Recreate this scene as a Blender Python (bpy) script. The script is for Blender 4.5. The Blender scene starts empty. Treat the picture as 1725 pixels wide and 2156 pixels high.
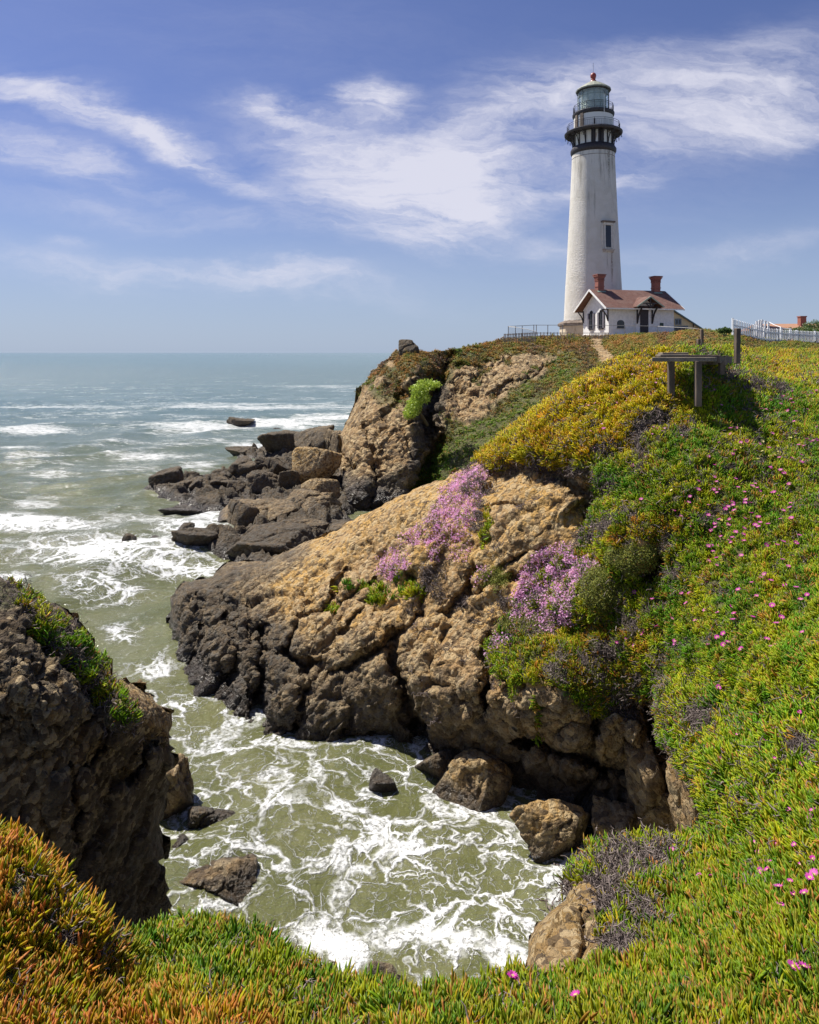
import bpy, bmesh, math, random
import numpy as np
from mathutils import Vector, Matrix, Euler
random.seed(7)
S = bpy.context.scene
C = S.collection
F = 1437.5; HX = 862.5; HY = 742.5; EYE = 10.0     # focal length and horizon in units of a 1725 x 2156 picture

# ------------------------------------------------------------------ camera
cam = bpy.data.cameras.new('camera'); camo = bpy.data.objects.new('camera', cam); C.objects.link(camo)
camo.location = (0, 0, EYE); camo.rotation_euler = (math.radians(90), 0, 0)
cam.sensor_fit = 'HORIZONTAL'; cam.sensor_width = 36.0
cam.lens = 36.0 * F / 1725
cam.shift_y = -(1078 - HY) / 1725
cam.clip_start = 0.1; cam.clip_end = 60000
S.camera = camo
S.render.resolution_x = 819; S.render.resolution_y = 1024

# ------------------------------------------------------------------ light
SUN_EL = math.radians(57)
sx, sy = -0.826, 0.564                                # horizontal direction towards the sun
SUND = Vector((sx * math.cos(SUN_EL), sy * math.cos(SUN_EL), math.sin(SUN_EL)))
sun = bpy.data.lights.new('sun', 'SUN'); sun.energy = 4.5; sun.angle = math.radians(0.55); sun.color = (1.0, 0.945, 0.86)
suno = bpy.data.objects.new('sun', sun); C.objects.link(suno)
suno.rotation_euler = SUND.to_track_quat('Z', 'Y').to_euler()
S.view_settings.view_transform = 'Standard'; S.view_settings.look = 'None'
S.view_settings.exposure = 0.68; S.view_settings.gamma = 1.0

# ------------------------------------------------------------------ node helpers
class NT:
    def __init__(s, tree):
        s.t = tree; s.n = tree.nodes; s.l = tree.links
    def new(s, typ, **kw):
        n = s.n.new(typ)
        for k, v in kw.items(): setattr(n, k, v)
        return n
    def put(s, sock, v):
        if isinstance(v, (int, float)):
            try: sock.default_value = v
            except Exception: sock.default_value = (v, v, v)
        elif isinstance(v, (tuple, list)):
            d = list(v)
            if len(d) == 3 and sock.type == 'RGBA': d.append(1)
            sock.default_value = d
        else: s.l.new(v, sock)
    def m(s, op, a, b=None, c=None, clamp=False):
        n = s.n.new('ShaderNodeMath'); n.operation = op; n.use_clamp = clamp
        s.put(n.inputs[0], a)
        if b is not None: s.put(n.inputs[1], b)
        if c is not None: s.put(n.inputs[2], c)
        return n.outputs[0]
    def vm(s, op, a, b=None):
        n = s.n.new('ShaderNodeVectorMath'); n.operation = op
        s.put(n.inputs[0], a)
        if b is not None: s.put(n.inputs[1], b)
        return n.outputs[0]
    def ss(s, x, lo, hi):
        n = s.n.new('ShaderNodeMapRange'); n.interpolation_type = 'SMOOTHSTEP'
        s.put(n.inputs[0], x); s.put(n.inputs[1], lo); s.put(n.inputs[2], hi)
        return n.outputs[0]
    def mix(s, f, a, b, bt='MIX'):
        n = s.n.new('ShaderNodeMix'); n.data_type = 'RGBA'; n.blend_type = bt
        s.put(n.inputs[0], f); s.put(n.inputs[6], a); s.put(n.inputs[7], b)
        return n.outputs[2]
    def noise(s, vec, scale, detail=4, rough=0.55, dist=0.0, out=0):
        n = s.n.new('ShaderNodeTexNoise'); s.put(n.inputs['Vector'], vec)
        n.inputs['Scale'].default_value = scale; n.inputs['Detail'].default_value = detail
        n.inputs['Roughness'].default_value = rough; n.inputs['Distortion'].default_value = dist
        return n.outputs[out]
    def voro(s, vec, scale, feature='F1', out='Distance', rnd=1.0):
        n = s.n.new('ShaderNodeTexVoronoi'); n.feature = feature; s.put(n.inputs['Vector'], vec)
        s.put(n.inputs['Scale'], scale); n.inputs['Randomness'].default_value = rnd
        return n.outputs[out]
    def attr(s, name, out='Fac', typ='GEOMETRY'):
        n = s.n.new('ShaderNodeAttribute'); n.attribute_name = name; n.attribute_type = typ
        return n.outputs[out]
    def comb(s, x, y, z):
        n = s.n.new('ShaderNodeCombineXYZ'); s.put(n.inputs[0], x); s.put(n.inputs[1], y); s.put(n.inputs[2], z)
        return n.outputs[0]
    def sep(s, v):
        n = s.n.new('ShaderNodeSeparateXYZ'); s.put(n.inputs[0], v); return n.outputs
    def bump(s, h, dist, strength=1.0, normal=None):
        n = s.n.new('ShaderNodeBump'); s.put(n.inputs['Height'], h)
        n.inputs['Distance'].default_value = dist; n.inputs['Strength'].default_value = strength
        if normal is not None: s.l.new(normal, n.inputs['Normal'])
        return n.outputs[0]

def newmat(name):
    m = bpy.data.materials.new(name); m.use_nodes = True
    nt = NT(m.node_tree); b = nt.n['Principled BSDF']
    return m, nt, b

# ------------------------------------------------------------------ world: sky with thin clouds laid out by direction
W = bpy.data.worlds.new("World"); S.world = W; W.use_nodes = True
w = NT(W.node_tree); bg = w.n['Background']
sky = w.new('ShaderNodeTexSky', sky_type='NISHITA', sun_disc=False)
sky.sun_elevation = SUN_EL; sky.sun_rotation = math.atan2(sx, sy)
sky.air_density = 1.0; sky.dust_density = 0.6; sky.ozone_density = 2.5; sky.altitude = 10
tc = w.new('ShaderNodeTexCoord'); D = w.sep(tc.outputs['Generated'])
dy = w.m('MAXIMUM', D[1], 0.12)
ux = w.m('DIVIDE', D[0], dy); vz = w.m('DIVIDE', D[2], dy)
q = w.comb(ux, w.m('MULTIPLY', vz, 2.2), 0.3)
wn = w.new('ShaderNodeTexNoise'); w.put(wn.inputs['Vector'], q)
wn.inputs['Scale'].default_value = 3.2; wn.inputs['Detail'].default_value = 7; wn.inputs['Roughness'].default_value = 0.6
wsep = w.sep(w.vm('SUBTRACT', wn.outputs['Color'], (0.5, 0.5, 0.5)))
xu = w.m('ADD', ux, w.m('MULTIPLY', wsep[0], 0.30)); vv = w.m('ADD', vz, w.m('MULTIPLY', wsep[1], 0.13))
CL = [  # x, y, rx, ry, angle, density  (degrees clockwise, picture units turned into directions)
 (150,215,300,40,18,.95),(330,285,190,26,26,.55),(50,315,190,48,14,.8),(210,345,130,20,22,.4),(470,355,240,30,22,.38),
 (780,212,66,36,0,1.25),(585,222,56,24,15,.65),(660,262,120,26,22,.5),(700,300,200,42,14,.45),
 (930,385,240,95,-5,.95),(900,335,160,50,8,.6),(950,455,180,46,10,.55),(920,510,90,40,0,.4),(1130,425,150,30,-8,.5),
 (1100,225,170,40,-14,.7),(1110,175,130,40,-10,.4),(1400,225,330,95,-6,.68),(1620,200,230,70,-16,.5),(1600,285,260,36,-8,.45),(1400,120,160,36,-6,.3),
 (1310,390,60,22,-18,.6),(1020,478,130,22,-4,.45),(140,500,70,14,4,.5),(300,570,480,34,5,.6),(600,585,180,26,2,.5),(850,360,430,160,8,.20),(1450,320,360,150,-6,.18),(700,480,500,26,6,.2),
 (300,395,260,14,13,.22),(1580,520,260,30,-7,.42),(1180,520,90,22,0,.28),(500,60,620,120,3,.15),(1650,90,160,50,-20,.3),(200,440,350,34,6,.3)]
tot = None
for (cx, cy, rx, ry, an, de) in CL:
    a = math.radians(an); ca, sa = math.cos(a), math.sin(a)
    X0 = (cx - HX) / F; V0 = -(cy - HY) / F
    dx = w.m('SUBTRACT', xu, X0); dv = w.m('SUBTRACT', vv, V0)
    p = w.m('MULTIPLY', w.m('SUBTRACT', w.m('MULTIPLY', dx, ca), w.m('MULTIPLY', dv, sa)), F / rx)
    r = w.m('MULTIPLY', w.m('ADD', w.m('MULTIPLY', dx, sa), w.m('MULTIPLY', dv, ca)), F / ry)
    g = w.m('EXPONENT', w.m('MULTIPLY', w.m('ADD', w.m('POWER', w.m('ABSOLUTE', p), 2.0), w.m('POWER', w.m('ABSOLUTE', r), 2.0)), -1.0))
    g = w.m('MULTIPLY', g, de)
    tot = g if tot is None else w.m('ADD', tot, g)
n2 = w.noise(w.comb(w.m('ADD', w.m('MULTIPLY', xu, 1.0), w.m('MULTIPLY', vv, 0.9)), w.m('MULTIPLY', vv, 4.0), 1.7), 5.5, 9, 0.62)
n3 = w.noise(w.comb(xu, w.m('MULTIPLY', vv, 1.5), 4.7), 16, 6, 0.6)
n4 = w.noise(w.comb(w.m('ADD', w.m('MULTIPLY', xu, 1.0), w.m('MULTIPLY', vv, 0.35)), w.m('MULTIPLY', w.m('SUBTRACT', vv, w.m('MULTIPLY', xu, -0.12)), 5.0), 7.7), 13, 8, 0.7)
tex = w.m('ADD', w.m('ADD', w.m('MULTIPLY', n2, 0.95), w.m('MULTIPLY', n3, 0.2)), w.m('MULTIPLY', n4, 0.42))
cl = w.m('MULTIPLY', tot, w.m('ADD', w.m('MULTIPLY', w.m('SUBTRACT', tex, 0.785), 2.7), 0.92))
cl = w.m('POWER', w.ss(cl, -0.15, 1.5), 1.1)
front = w.ss(D[1], 0.05, 0.3)
gen = w.m('MULTIPLY', w.ss(w.noise(w.vm('MULTIPLY', tc.outputs['Generated'], (2, 2, 5)), 1.6, 7, 0.6), 0.45, 0.8), 0.5)
clf = w.m('ADD', w.m('MULTIPLY', cl, front), w.m('MULTIPLY', gen, w.m('SUBTRACT', 1.0, front)))
clf = w.m('MULTIPLY', clf, 0.9)
skyc = w.mix(1.0, sky.outputs[0], (0.72, 0.74, 1.06), 'MULTIPLY')
# pale marine air low over the horizon
low = w.m('SUBTRACT', 1.0, w.ss(D[2], -0.02, 0.30))
skyc = w.mix(w.m('MULTIPLY', low, 0.75), skyc, (4.7, 6.0, 7.9))
fin = w.mix(clf, skyc, (8.6, 8.6, 9.8))
w.l.new(fin, bg.inputs['Color']); bg.inputs['Strength'].default_value = 0.056

# ------------------------------------------------------------------ numpy noise
def _hash(ix, iy, iz, seed):
    h = (ix.astype(np.uint32) * np.uint32(374761393) + iy.astype(np.uint32) * np.uint32(668265263)
         + iz.astype(np.uint32) * np.uint32(2147483647 & 1274126177) + np.uint32(seed * 974634777 & 0xffffffff))
    h ^= h >> np.uint32(13); h *= np.uint32(1274126177); h ^= h >> np.uint32(16); h *= np.uint32(2246822519); h ^= h >> np.uint32(13)
    return h
def _h01(h): return (h & np.uint32(0xffffff)).astype(np.float32) / np.float32(16777215.0)
def perlin(P, seed=0):
    P = np.asarray(P, np.float32); i = np.floor(P).astype(np.int64); f = P - i
    u = f * f * f * (f * (f * 6 - 15) + 10)
    out = 0
    for dx in (0, 1):
        wx = u[..., 0] if dx else 1 - u[..., 0]
        for dyy in (0, 1):
            wy = u[..., 1] if dyy else 1 - u[..., 1]
            for dz in (0, 1):
                wz = u[..., 2] if dz else 1 - u[..., 2]
                h = _hash(i[..., 0] + dx, i[..., 1] + dyy, i[..., 2] + dz, seed)
                a = _h01(h) * 2 - 1; b = _h01(h * np.uint32(2654435761) ^ (h >> np.uint32(7))) * 2 - 1
                c = _h01(h * np.uint32(40503) + np.uint32(977)) * 2 - 1
                out = out + wx * wy * wz * (a * (f[..., 0] - dx) + b * (f[..., 1] - dyy) + c * (f[..., 2] - dz))
    return out * 1.3
def fbm(P, s, o=4, seed=0, gain=0.5):
    P = np.asarray(P, np.float32) * s; t = 0; a = 1.0; n = 0
    for k in range(o):
        t = t + a * perlin(P, seed + k * 17); n += a; a *= gain; P = P * 2.03 + 5.1
    return t / n * 1.6
def ridged(P, s, o=4, seed=0, gain=0.55):
    P = np.asarray(P, np.float32) * s; t = 0; a = 1.0; n = 0
    for k in range(o):
        t = t + a * (1 - np.abs(perlin(P, seed + k * 17)) * 2.2); n += a; a *= gain; P = P * 2.1 + 3.3
    return t / n
def worley(P, s, seed=0):
    """F1, F2, per-cell random, height of a randomly tilted facet per cell"""
    P = np.asarray(P, np.float32) * s; i = np.floor(P).astype(np.int64); f = P - i
    sh = P.shape[:-1]; F1 = np.full(sh, 9, np.float32); F2 = np.full(sh, 9, np.float32)
    R = np.zeros(sh, np.float32); T = np.zeros(sh, np.float32)
    for dx in (-1, 0, 1):
        for dyy in (-1, 0, 1):
            for dz in (-1, 0, 1):
                h = _hash(i[..., 0] + dx, i[..., 1] + dyy, i[..., 2] + dz, seed)
                h2 = h * np.uint32(2654435761) ^ (h >> np.uint32(9)); h3 = h * np.uint32(40503) + np.uint32(99991)
                ox = dx + _h01(h) - f[..., 0]; oy = dyy + _h01(h2) - f[..., 1]; oz = dz + _h01(h3) - f[..., 2]
                d = np.sqrt(ox * ox + oy * oy + oz * oz)
                r1 = _h01(h2 * np.uint32(2246822519)); r2 = _h01(h3 * np.uint32(2246822519)); r3 = _h01(h * np.uint32(3266489917))
                tl = (r1 - .5) * ox + (r2 - .5) * oy + (r3 - .5) * oz
                nw = d < F1
                F2 = np.where(nw, F1, np.minimum(F2, d)); R = np.where(nw, r3, R); T = np.where(nw, tl, T)
                F1 = np.where(nw, d, F1)
    return F1, F2, R, T
def sstep(x, a, b):
    t = np.clip((x - a) / (b - a), 0, 1); return t * t * (3 - 2 * t)
def VP(x, y, Y):
    return np.stack([(x - HX) / F * Y, Y + 0 * x, EYE - (y - HY) / F * Y], -1)
def v3(x, y, Y): return Vector(((x - HX) / F * Y, Y, EYE - (y - HY) / F * Y))
def WL(y): return F * EYE / (y - HY)                    # distance of the water at picture height y

# ------------------------------------------------------------------ mesh helpers
def tag(o, label=None, cat=None, group=None, kind=None):
    if label: o['label'] = label
    if cat: o['category'] = cat
    if group: o['group'] = group
    if kind: o['kind'] = kind
    return o
def mesh_np(name, V, Fc, mat=None, parent=None, smooth=True, attrs=None):
    me = bpy.data.meshes.new(name); V = np.asarray(V, np.float32); Fc = np.asarray(Fc, np.int32)
    me.vertices.add(len(V)); me.vertices.foreach_set('co', V.ravel())
    k = Fc.shape[1]; me.loops.add(len(Fc) * k); me.loops.foreach_set('vertex_index', Fc.ravel())
    me.polygons.add(len(Fc)); me.polygons.foreach_set('loop_start', np.arange(0, len(Fc) * k, k, dtype=np.int32))
    me.polygons.foreach_set('loop_total', np.full(len(Fc), k, np.int32))
    if smooth: me.polygons.foreach_set('use_smooth', np.ones(len(Fc), bool))
    me.update(calc_edges=True); me.validate()
    if attrs:
        for an, av in attrs.items():
            a = me.attributes.new(an, 'FLOAT', 'POINT'); a.data.foreach_set('value', np.asarray(av, np.float32).ravel())
    if mat: me.materials.append(mat)
    o = bpy.data.objects.new(name, me); C.objects.link(o); o.parent = parent
    return o
def inpoly(px, py, poly):
    r = np.zeros(px.shape, bool); n = len(poly); j = n - 1
    for i in range(n):
        xi, yi = poly[i]; xj, yj = poly[j]
        if yi != yj:
            c = ((yi > py) != (yj > py)) & (px < (xj - xi) * (py - yi) / (yj - yi) + xi)
            r ^= c
        j = i
    return r
def segd(px, py, line, closed=False):
    """distance and nearest point to a polyline"""
    best = np.full(px.shape, 1e9); bx = np.zeros(px.shape); by = np.zeros(px.shape)
    pts = list(line) + ([line[0]] if closed else [])
    for (x0, y0), (x1, y1) in zip(pts[:-1], pts[1:]):
        dx, dyy = x1 - x0, y1 - y0; L = dx * dx + dyy * dyy + 1e-9
        t = np.clip(((px - x0) * dx + (py - y0) * dyy) / L, 0, 1); qx = x0 + t * dx; qy = y0 + t * dyy
        d = (px - qx) ** 2 + (py - qy) ** 2; m = d < best
        best = np.where(m, d, best); bx = np.where(m, qx, bx); by = np.where(m, qy, by)
    return np.sqrt(best), bx, by
def polymask(px, py, poly, soft=8, wob=None):
    if wob is not None: px = px + wob[0]; py = py + wob[1]
    ins = inpoly(px, py, poly); d, _, _ = segd(px, py, poly, True)
    return sstep(np.where(ins, d, -d), -soft, soft)
def rough(poly, amp, seed, step=9, keep=lambda x, y: True):
    """a ragged version of an outline"""
    out = []; n = len(poly); r = random.Random(seed)
    for i in range(n):
        x0, y0 = poly[i]; x1, y1 = poly[(i + 1) % n]; L = math.hypot(x1 - x0, y1 - y0); m = max(1, int(L / step))
        for k in range(m):
            t = k / m; x = x0 + (x1 - x0) * t; y = y0 + (y1 - y0) * t
            if keep(x, y):
                a = np.array([[x / 26., y / 26., seed * 3.1]]); b_ = np.array([[x / 9., y / 9., seed * 5.7]])
                x += amp * (1.8 * float(perlin(a, seed)[0]) + .6 * float(perlin(b_, seed)[0])) * 1.6
                y += amp * (1.8 * float(perlin(a + 9, seed)[0]) + .6 * float(perlin(b_ + 9, seed)[0])) * 1.6
            out.append((x, y))
    return out
def rbf(ctrl):
    c = np.array(ctrl, float); X = c[:, :2] / 400.0; z = np.log(c[:, 2]); n = len(c)
    def U(r2): return 0.5 * r2 * np.log(r2 + 1e-12)
    d2 = ((X[:, None] - X[None]) ** 2).sum(-1); A = np.zeros((n + 3, n + 3)); A[:n, :n] = U(d2) + np.eye(n) * 2e-3
    A[:n, n] = 1; A[:n, n + 1:] = X; A[n, :n] = 1; A[n + 1:, :n] = X.T
    wv = np.linalg.solve(A, np.concatenate([z, np.zeros(3)]))
    def ev(px, py):
        sh = px.shape; x = px.ravel() / 400.0; y = py.ravel() / 400.0; o = wv[n] + wv[n + 1] * x + wv[n + 2] * y
        for k in range(n): o = o + wv[k] * U((x - X[k, 0]) ** 2 + (y - X[k, 1]) ** 2)
        return np.exp(o).reshape(sh)
    return ev

def backs(B, steps, flat=0.0, side=0.0, lat=0.0):
    """rings carried away from the shore side, always falling faster than a sight line over the edge"""
    R = np.hypot(B[:, 0], B[:, 1])[:, None]; aw = np.concatenate([B[:, :2] / R, 0 * R], 1); sl = np.maximum((EYE - B[:, 2:3]) / R, 0) * 1.35
    return [aw * L - np.array([0, 0, 1.]) * (L * sl * (1 - side) + d * (1 - .7 * flat) * (1 - .75 * side)) + np.array([1., 0, 0]) * side * lat * (L + .25 * d) for L, d in steps]
class Sheet: pass
def sheet(name, poly, ctrl, step, shape=None, disp=None, attrs=None, skirt=None, mat=None, ystep=None, smooth_edge=True, depth=None, link=True):
    ystep = ystep or step
    xs = np.arange(min(p[0] for p in poly) - step, max(p[0] for p in poly) + 2 * step, step)
    ys = np.arange(min(p[1] for p in poly) - ystep, max(p[1] for p in poly) + 2 * ystep, ystep)
    X, Yv = np.meshgrid(xs, ys)
    wobx = 5 * np.sin(Yv / 13.0) * 0; ins = inpoly(X, Yv, poly)
    cell = ins[:-1, :-1] | ins[1:, :-1] | ins[:-1, 1:] | ins[1:, 1:]
    used = np.zeros_like(ins); used[:-1, :-1] |= cell; used[1:, :-1] |= cell; used[:-1, 1:] |= cell; used[1:, 1:] |= cell
    d, bx, by = segd(X, Yv, poly, True)
    out = used & ~ins
    X = np.where(out, bx, X); Yv = np.where(out, by, Yv)
    ev = depth or rbf(ctrl)
    Dp = ev(X, Yv)
    if shape is not None: Dp = shape(X, Yv, Dp, np.where(ins, d, 0))
    P = VP(X, Yv, Dp)
    def nrm(P):
        gx = np.gradient(P, axis=1); gy = np.gradient(P, axis=0); n = np.cross(gx, gy)
        n /= np.linalg.norm(n, axis=-1, keepdims=True) + 1e-9
        s = np.sign((n * (np.array([0, 0, EYE]) - P)).sum(-1, keepdims=True)); s[s == 0] = 1
        return n * s
    N = nrm(P)
    sh = Sheet(); sh.X = X; sh.Yv = Yv; sh.cell = cell; sh.xs = xs; sh.ys = ys; sh.ev = ev
    if disp is not None:
        vw = np.array([0, 0, EYE]) - P; vw /= np.linalg.norm(vw, axis=-1, keepdims=True)
        P = P + N * (disp(P, X, Yv, Dp) * np.clip(np.abs((N * vw).sum(-1)) * 3.2, .12, 1) * sstep(np.where(ins, d, 0), 0, 7))[..., None]
    N = nrm(P); sh.P = P; sh.N = N
    idx = -np.ones(X.shape, int); idx[used] = np.arange(used.sum())
    a, b, c_, d_ = idx[:-1, :-1][cell], idx[:-1, 1:][cell], idx[1:, 1:][cell], idx[1:, :-1][cell]
    Fc = np.stack([d_, c_, b, a], -1); V = P[used]
    at = attrs(P, N, X, Yv, Dp) if attrs else {}
    sh.at = at; AV = {k: v[used] for k, v in at.items()}
    # skirt: the boundary carried away behind and down, so that the body has a far side
    if skirt:
        e = np.concatenate([Fc[:, [0, 1]], Fc[:, [1, 2]], Fc[:, [2, 3]], Fc[:, [3, 0]]])
        key = np.sort(e, 1); kk = key[:, 0].astype(np.int64) * (len(V) + 1) + key[:, 1]
        u, inv, cnt = np.unique(kk, return_inverse=True, return_counts=True); be = e[cnt[inv] == 1]
        bv = np.unique(be); mp = {v: i for i, v in enumerate(bv)}; base = V[bv]; xv = X[used][bv]; yv = Yv[used][bv]
        prev = bv
        for k, off in enumerate(skirt(base, xv, yv)):
            nv = base + off; st = len(V); V = np.concatenate([V, nv]); new = st + np.arange(len(bv))
            for kname in AV: AV[kname] = np.concatenate([AV[kname], AV[kname][bv] * (0 if kname == 'veg' else 1) + (.4 if kname == 'dark' and k else 0)])
            pm = {v: prev[i] for v, i in mp.items()}
            A_ = np.array([pm[v] for v in be[:, 0]]); B_ = np.array([pm[v] for v in be[:, 1]])
            A2 = np.array([new[mp[v]] for v in be[:, 0]]); B2 = np.array([new[mp[v]] for v in be[:, 1]])
            Fc = np.concatenate([Fc, np.stack([B_, A_, A2, B2], -1)]); prev = new
    if link: sh.o = mesh_np(name, V, Fc, mat, attrs=AV)
    return sh
def surf(sheets, x, y):
    """nearest surface point and normal seen at picture position"""
    best = None
    for s in sheets:
        i = int(np.clip(round((y - s.ys[0]) / (s.ys[1] - s.ys[0])), 0, len(s.ys) - 2)); j = int(np.clip(round((x - s.xs[0]) / (s.xs[1] - s.xs[0])), 0, len(s.xs) - 2))
        if abs(s.ys[i] - y) > 8 or abs(s.xs[j] - x) > 8 or not s.cell[i, j]: continue
        p = s.P[i, j]
        if best is None or p[1] < best[0][1]: best = (p, s.N[i, j], s, i, j)
    return best

# ------------------------------------------------------------------ small geometry kit (quads and triangles collected into one mesh)
class MB:
    def __init__(s): s.v = []; s.f = []; s.mi = []; s.k = 0
    def add(s, vs, fs):
        b = len(s.v); s.v += [tuple(v) for v in vs]; s.f += [tuple(b + i for i in f) for f in fs]; s.mi += [s.k] * len(fs); return s
    def box(s, c, size, M=None):
        x, y, z = size[0] / 2, size[1] / 2, size[2] / 2
        vs = [Vector((a * x, b * y, d * z)) for d in (-1, 1) for b in (-1, 1) for a in (-1, 1)]
        vs = [(M @ v if M else v) + Vector(c) for v in vs]
        return s.add(vs, [(0, 2, 3, 1), (4, 5, 7, 6), (0, 1, 5, 4), (2, 6, 7, 3), (0, 4, 6, 2), (1, 3, 7, 5)])
    def bar(s, a, b, w_, h=None, up=(0, 0, 1)):
        a = Vector(a); b = Vector(b); h = h or w_; d = (b - a); L = d.length; d.normalize(); u = Vector(up)
        if abs(d.dot(u)) > .98: u = Vector((0, 1, 0))
        r = d.cross(u).normalized(); u = r.cross(d)
        vs = []
        for p in (a, b):
            for i, j in ((-1, -1), (1, -1), (1, 1), (-1, 1)): vs.append(p + r * i * w_ / 2 + u * j * h / 2)
        return s.add(vs, [(3, 2, 1, 0), (4, 5, 6, 7), (0, 1, 5, 4), (1, 2, 6, 5), (2, 3, 7, 6), (3, 0, 4, 7)])
    def tube(s, pts, r, n=8, caps=True):
        pts = [Vector(p) for p in pts]; rs = r if isinstance(r, (list, tuple)) else [r] * len(pts); b = len(s.v); pr = None
        for i, p in enumerate(pts):
            d = (pts[min(i + 1, len(pts) - 1)] - pts[max(i - 1, 0)]).normalized()
            u = Vector((0, 0, 1)) if abs(d.z) < .95 else Vector((1, 0, 0))
            x = d.cross(u).normalized()
            if pr is not None and pr.dot(x) < 0: x = -x
            pr = x; y = d.cross(x)
            for k in range(n):
                a = 2 * math.pi * k / n; s.v.append(tuple(p + (x * math.cos(a) + y * math.sin(a)) * rs[i]))
        for i in range(len(pts) - 1):
            for k in range(n):
                s.f.append((b + i * n + k, b + i * n + (k + 1) % n, b + (i + 1) * n + (k + 1) % n, b + (i + 1) * n + k)); s.mi.append(s.k)
        if caps:
            s.f.append(tuple(b + k for k in reversed(range(n)))); s.f.append(tuple(b + (len(pts) - 1) * n + k for k in range(n))); s.mi += [s.k] * 2
        return s
    def lathe(s, prof, n=48, c=(0, 0, 0), a0=0.0, a1=2 * math.pi):
        full = abs(a1 - a0 - 2 * math.pi) < 1e-6; m = n if full else n + 1; b = len(s.v)
        for (r, z) in prof:
            for k in range(m):
                a = a0 + (a1 - a0) * k / n; s.v.append((c[0] + r * math.cos(a), c[1] + r * math.sin(a), c[2] + z))
        for i in range(len(prof) - 1):
            for k in range(n):
                k2 = (k + 1) % m if full else k + 1
                s.f.append((b + i * m + k, b + i * m + k2, b + (i + 1) * m + k2, b + (i + 1) * m + k)); s.mi.append(s.k)
        return s
    def build(s, name, mat, parent=None, smooth=False, bevel=0):
        me = bpy.data.meshes.new(name); me.from_pydata(s.v, [], s.f)
        for m in (mat if isinstance(mat, (list, tuple)) else [mat]): me.materials.append(m)
        me.polygons.foreach_set('material_index', s.mi)
        if smooth:
            me.polygons.foreach_set('use_smooth', [True] * len(s.f))
        me.update()
        bm = bmesh.new(); bm.from_mesh(me); bmesh.ops.recalc_face_normals(bm, faces=bm.faces)
        if bevel: bmesh.ops.bevel(bm, geom=list(bm.edges), offset=bevel, segments=1, affect='EDGES')
        if smooth:
            for e in bm.edges:
                if len(e.link_faces) == 2 and e.calc_face_angle(0) > 0.7: e.smooth = False
        bm.to_mesh(me); bm.free()
        o = bpy.data.objects.new(name, me); C.objects.link(o); o.parent = parent
        return o
def thing(name, label, cat, loc=(0, 0, 0), rz=0, group=None):
    o = bpy.data.objects.new(name, None); C.objects.link(o); o.location = loc; o.rotation_euler = (0, 0, rz); o.empty_display_size = .2
    return tag(o, label, cat, group)

# ------------------------------------------------------------------ materials of the land
def rock_material(name, tan=(.63, .375, .105), grey=(.29, .20, .10), dark=(.085, .066, .043), s=1.0, red=(.42, .26, .11)):
    m, n, b = newmat(name)
    co = n.new('ShaderNodeTexCoord').outputs['Object']
    dk = n.attr('dark'); wet = n.attr('wet'); veg = n.attr('veg')
    big = n.noise(co, 0.55 * s, 5, .6); mid = n.noise(co, 2.6 * s, 6, .65); fine = n.noise(co, 14 * s, 5, .7)
    wv = n.vm('ADD', co, n.vm('MULTIPLY', n.noise(co, 6 * s, 3, out=1), (.12 / s,) * 3))
    pc = n.voro(wv, 8 * s, out='Color'); pr = n.sep(pc)[0]
    p2 = n.voro(wv, 19 * s, out='Distance'); p1 = n.voro(wv, 8 * s, out='Distance')
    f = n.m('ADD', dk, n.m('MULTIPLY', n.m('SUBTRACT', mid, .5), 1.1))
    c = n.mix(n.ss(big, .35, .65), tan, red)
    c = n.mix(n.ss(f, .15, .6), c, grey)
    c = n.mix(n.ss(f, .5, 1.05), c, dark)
    c = n.mix(n.m('MULTIPLY', n.ss(pr, .45, .9), .75), c, n.mix(n.ss(f, .3, .9), (.58, .44, .24), (.13, .115, .09)))
    c = n.mix(n.m('MULTIPLY', n.ss(pr, .4, .1), .75), c, n.mix(0.0, (.10, .07, .04), dark))
    lich = n.ss(n.noise(co, 3.4 * s, 6, .7), .60, .70)
    c = n.mix(n.m('MULTIPLY', lich, .35), c, (.30, .22, .06))
    c = n.mix(n.m('MULTIPLY', n.ss(fine, .42, .62), .35), c, n.mix(.5, c, (.02, .015, .01)))
    c = n.mix(n.m('MULTIPLY', wet, .8), c, (.03, .022, .017))
    c = n.mix(veg, c, n.mix(n.ss(fine, .4, .6), (.075, .065, .025), (.11, .14, .025)))
    n.put(b.inputs['Base Color'], c)
    n.put(b.inputs['Roughness'], n.m('SUBTRACT', .92, n.m('MULTIPLY', wet, .62)))
    h = n.m('ADD', n.m('MULTIPLY', n.m('SUBTRACT', 1.0, p1), .6), n.m('MULTIPLY', n.m('SUBTRACT', 1.0, p2), .3))
    h = n.m('ADD', h, n.m('MULTIPLY', fine, .8)); h = n.m('ADD', h, n.m('MULTIPLY', mid, 1.2))
    n.put(b.inputs['Normal'], n.bump(h, .13 / s, 1.0))
    return m
M_rock = rock_material('rock_face')
M_far = rock_material('far_cliff', tan=(.37, .235, .10), grey=(.19, .14, .085), dark=(.06, .05, .042), s=.42)
M_left = rock_material('left_outcrop', tan=(.40, .25, .08), grey=(.085, .058, .028), dark=(.022, .016, .010), s=1.5, red=(.30, .18, .07))  # grey and dark tones lowered to stand in for shade on the outcrop

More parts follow.
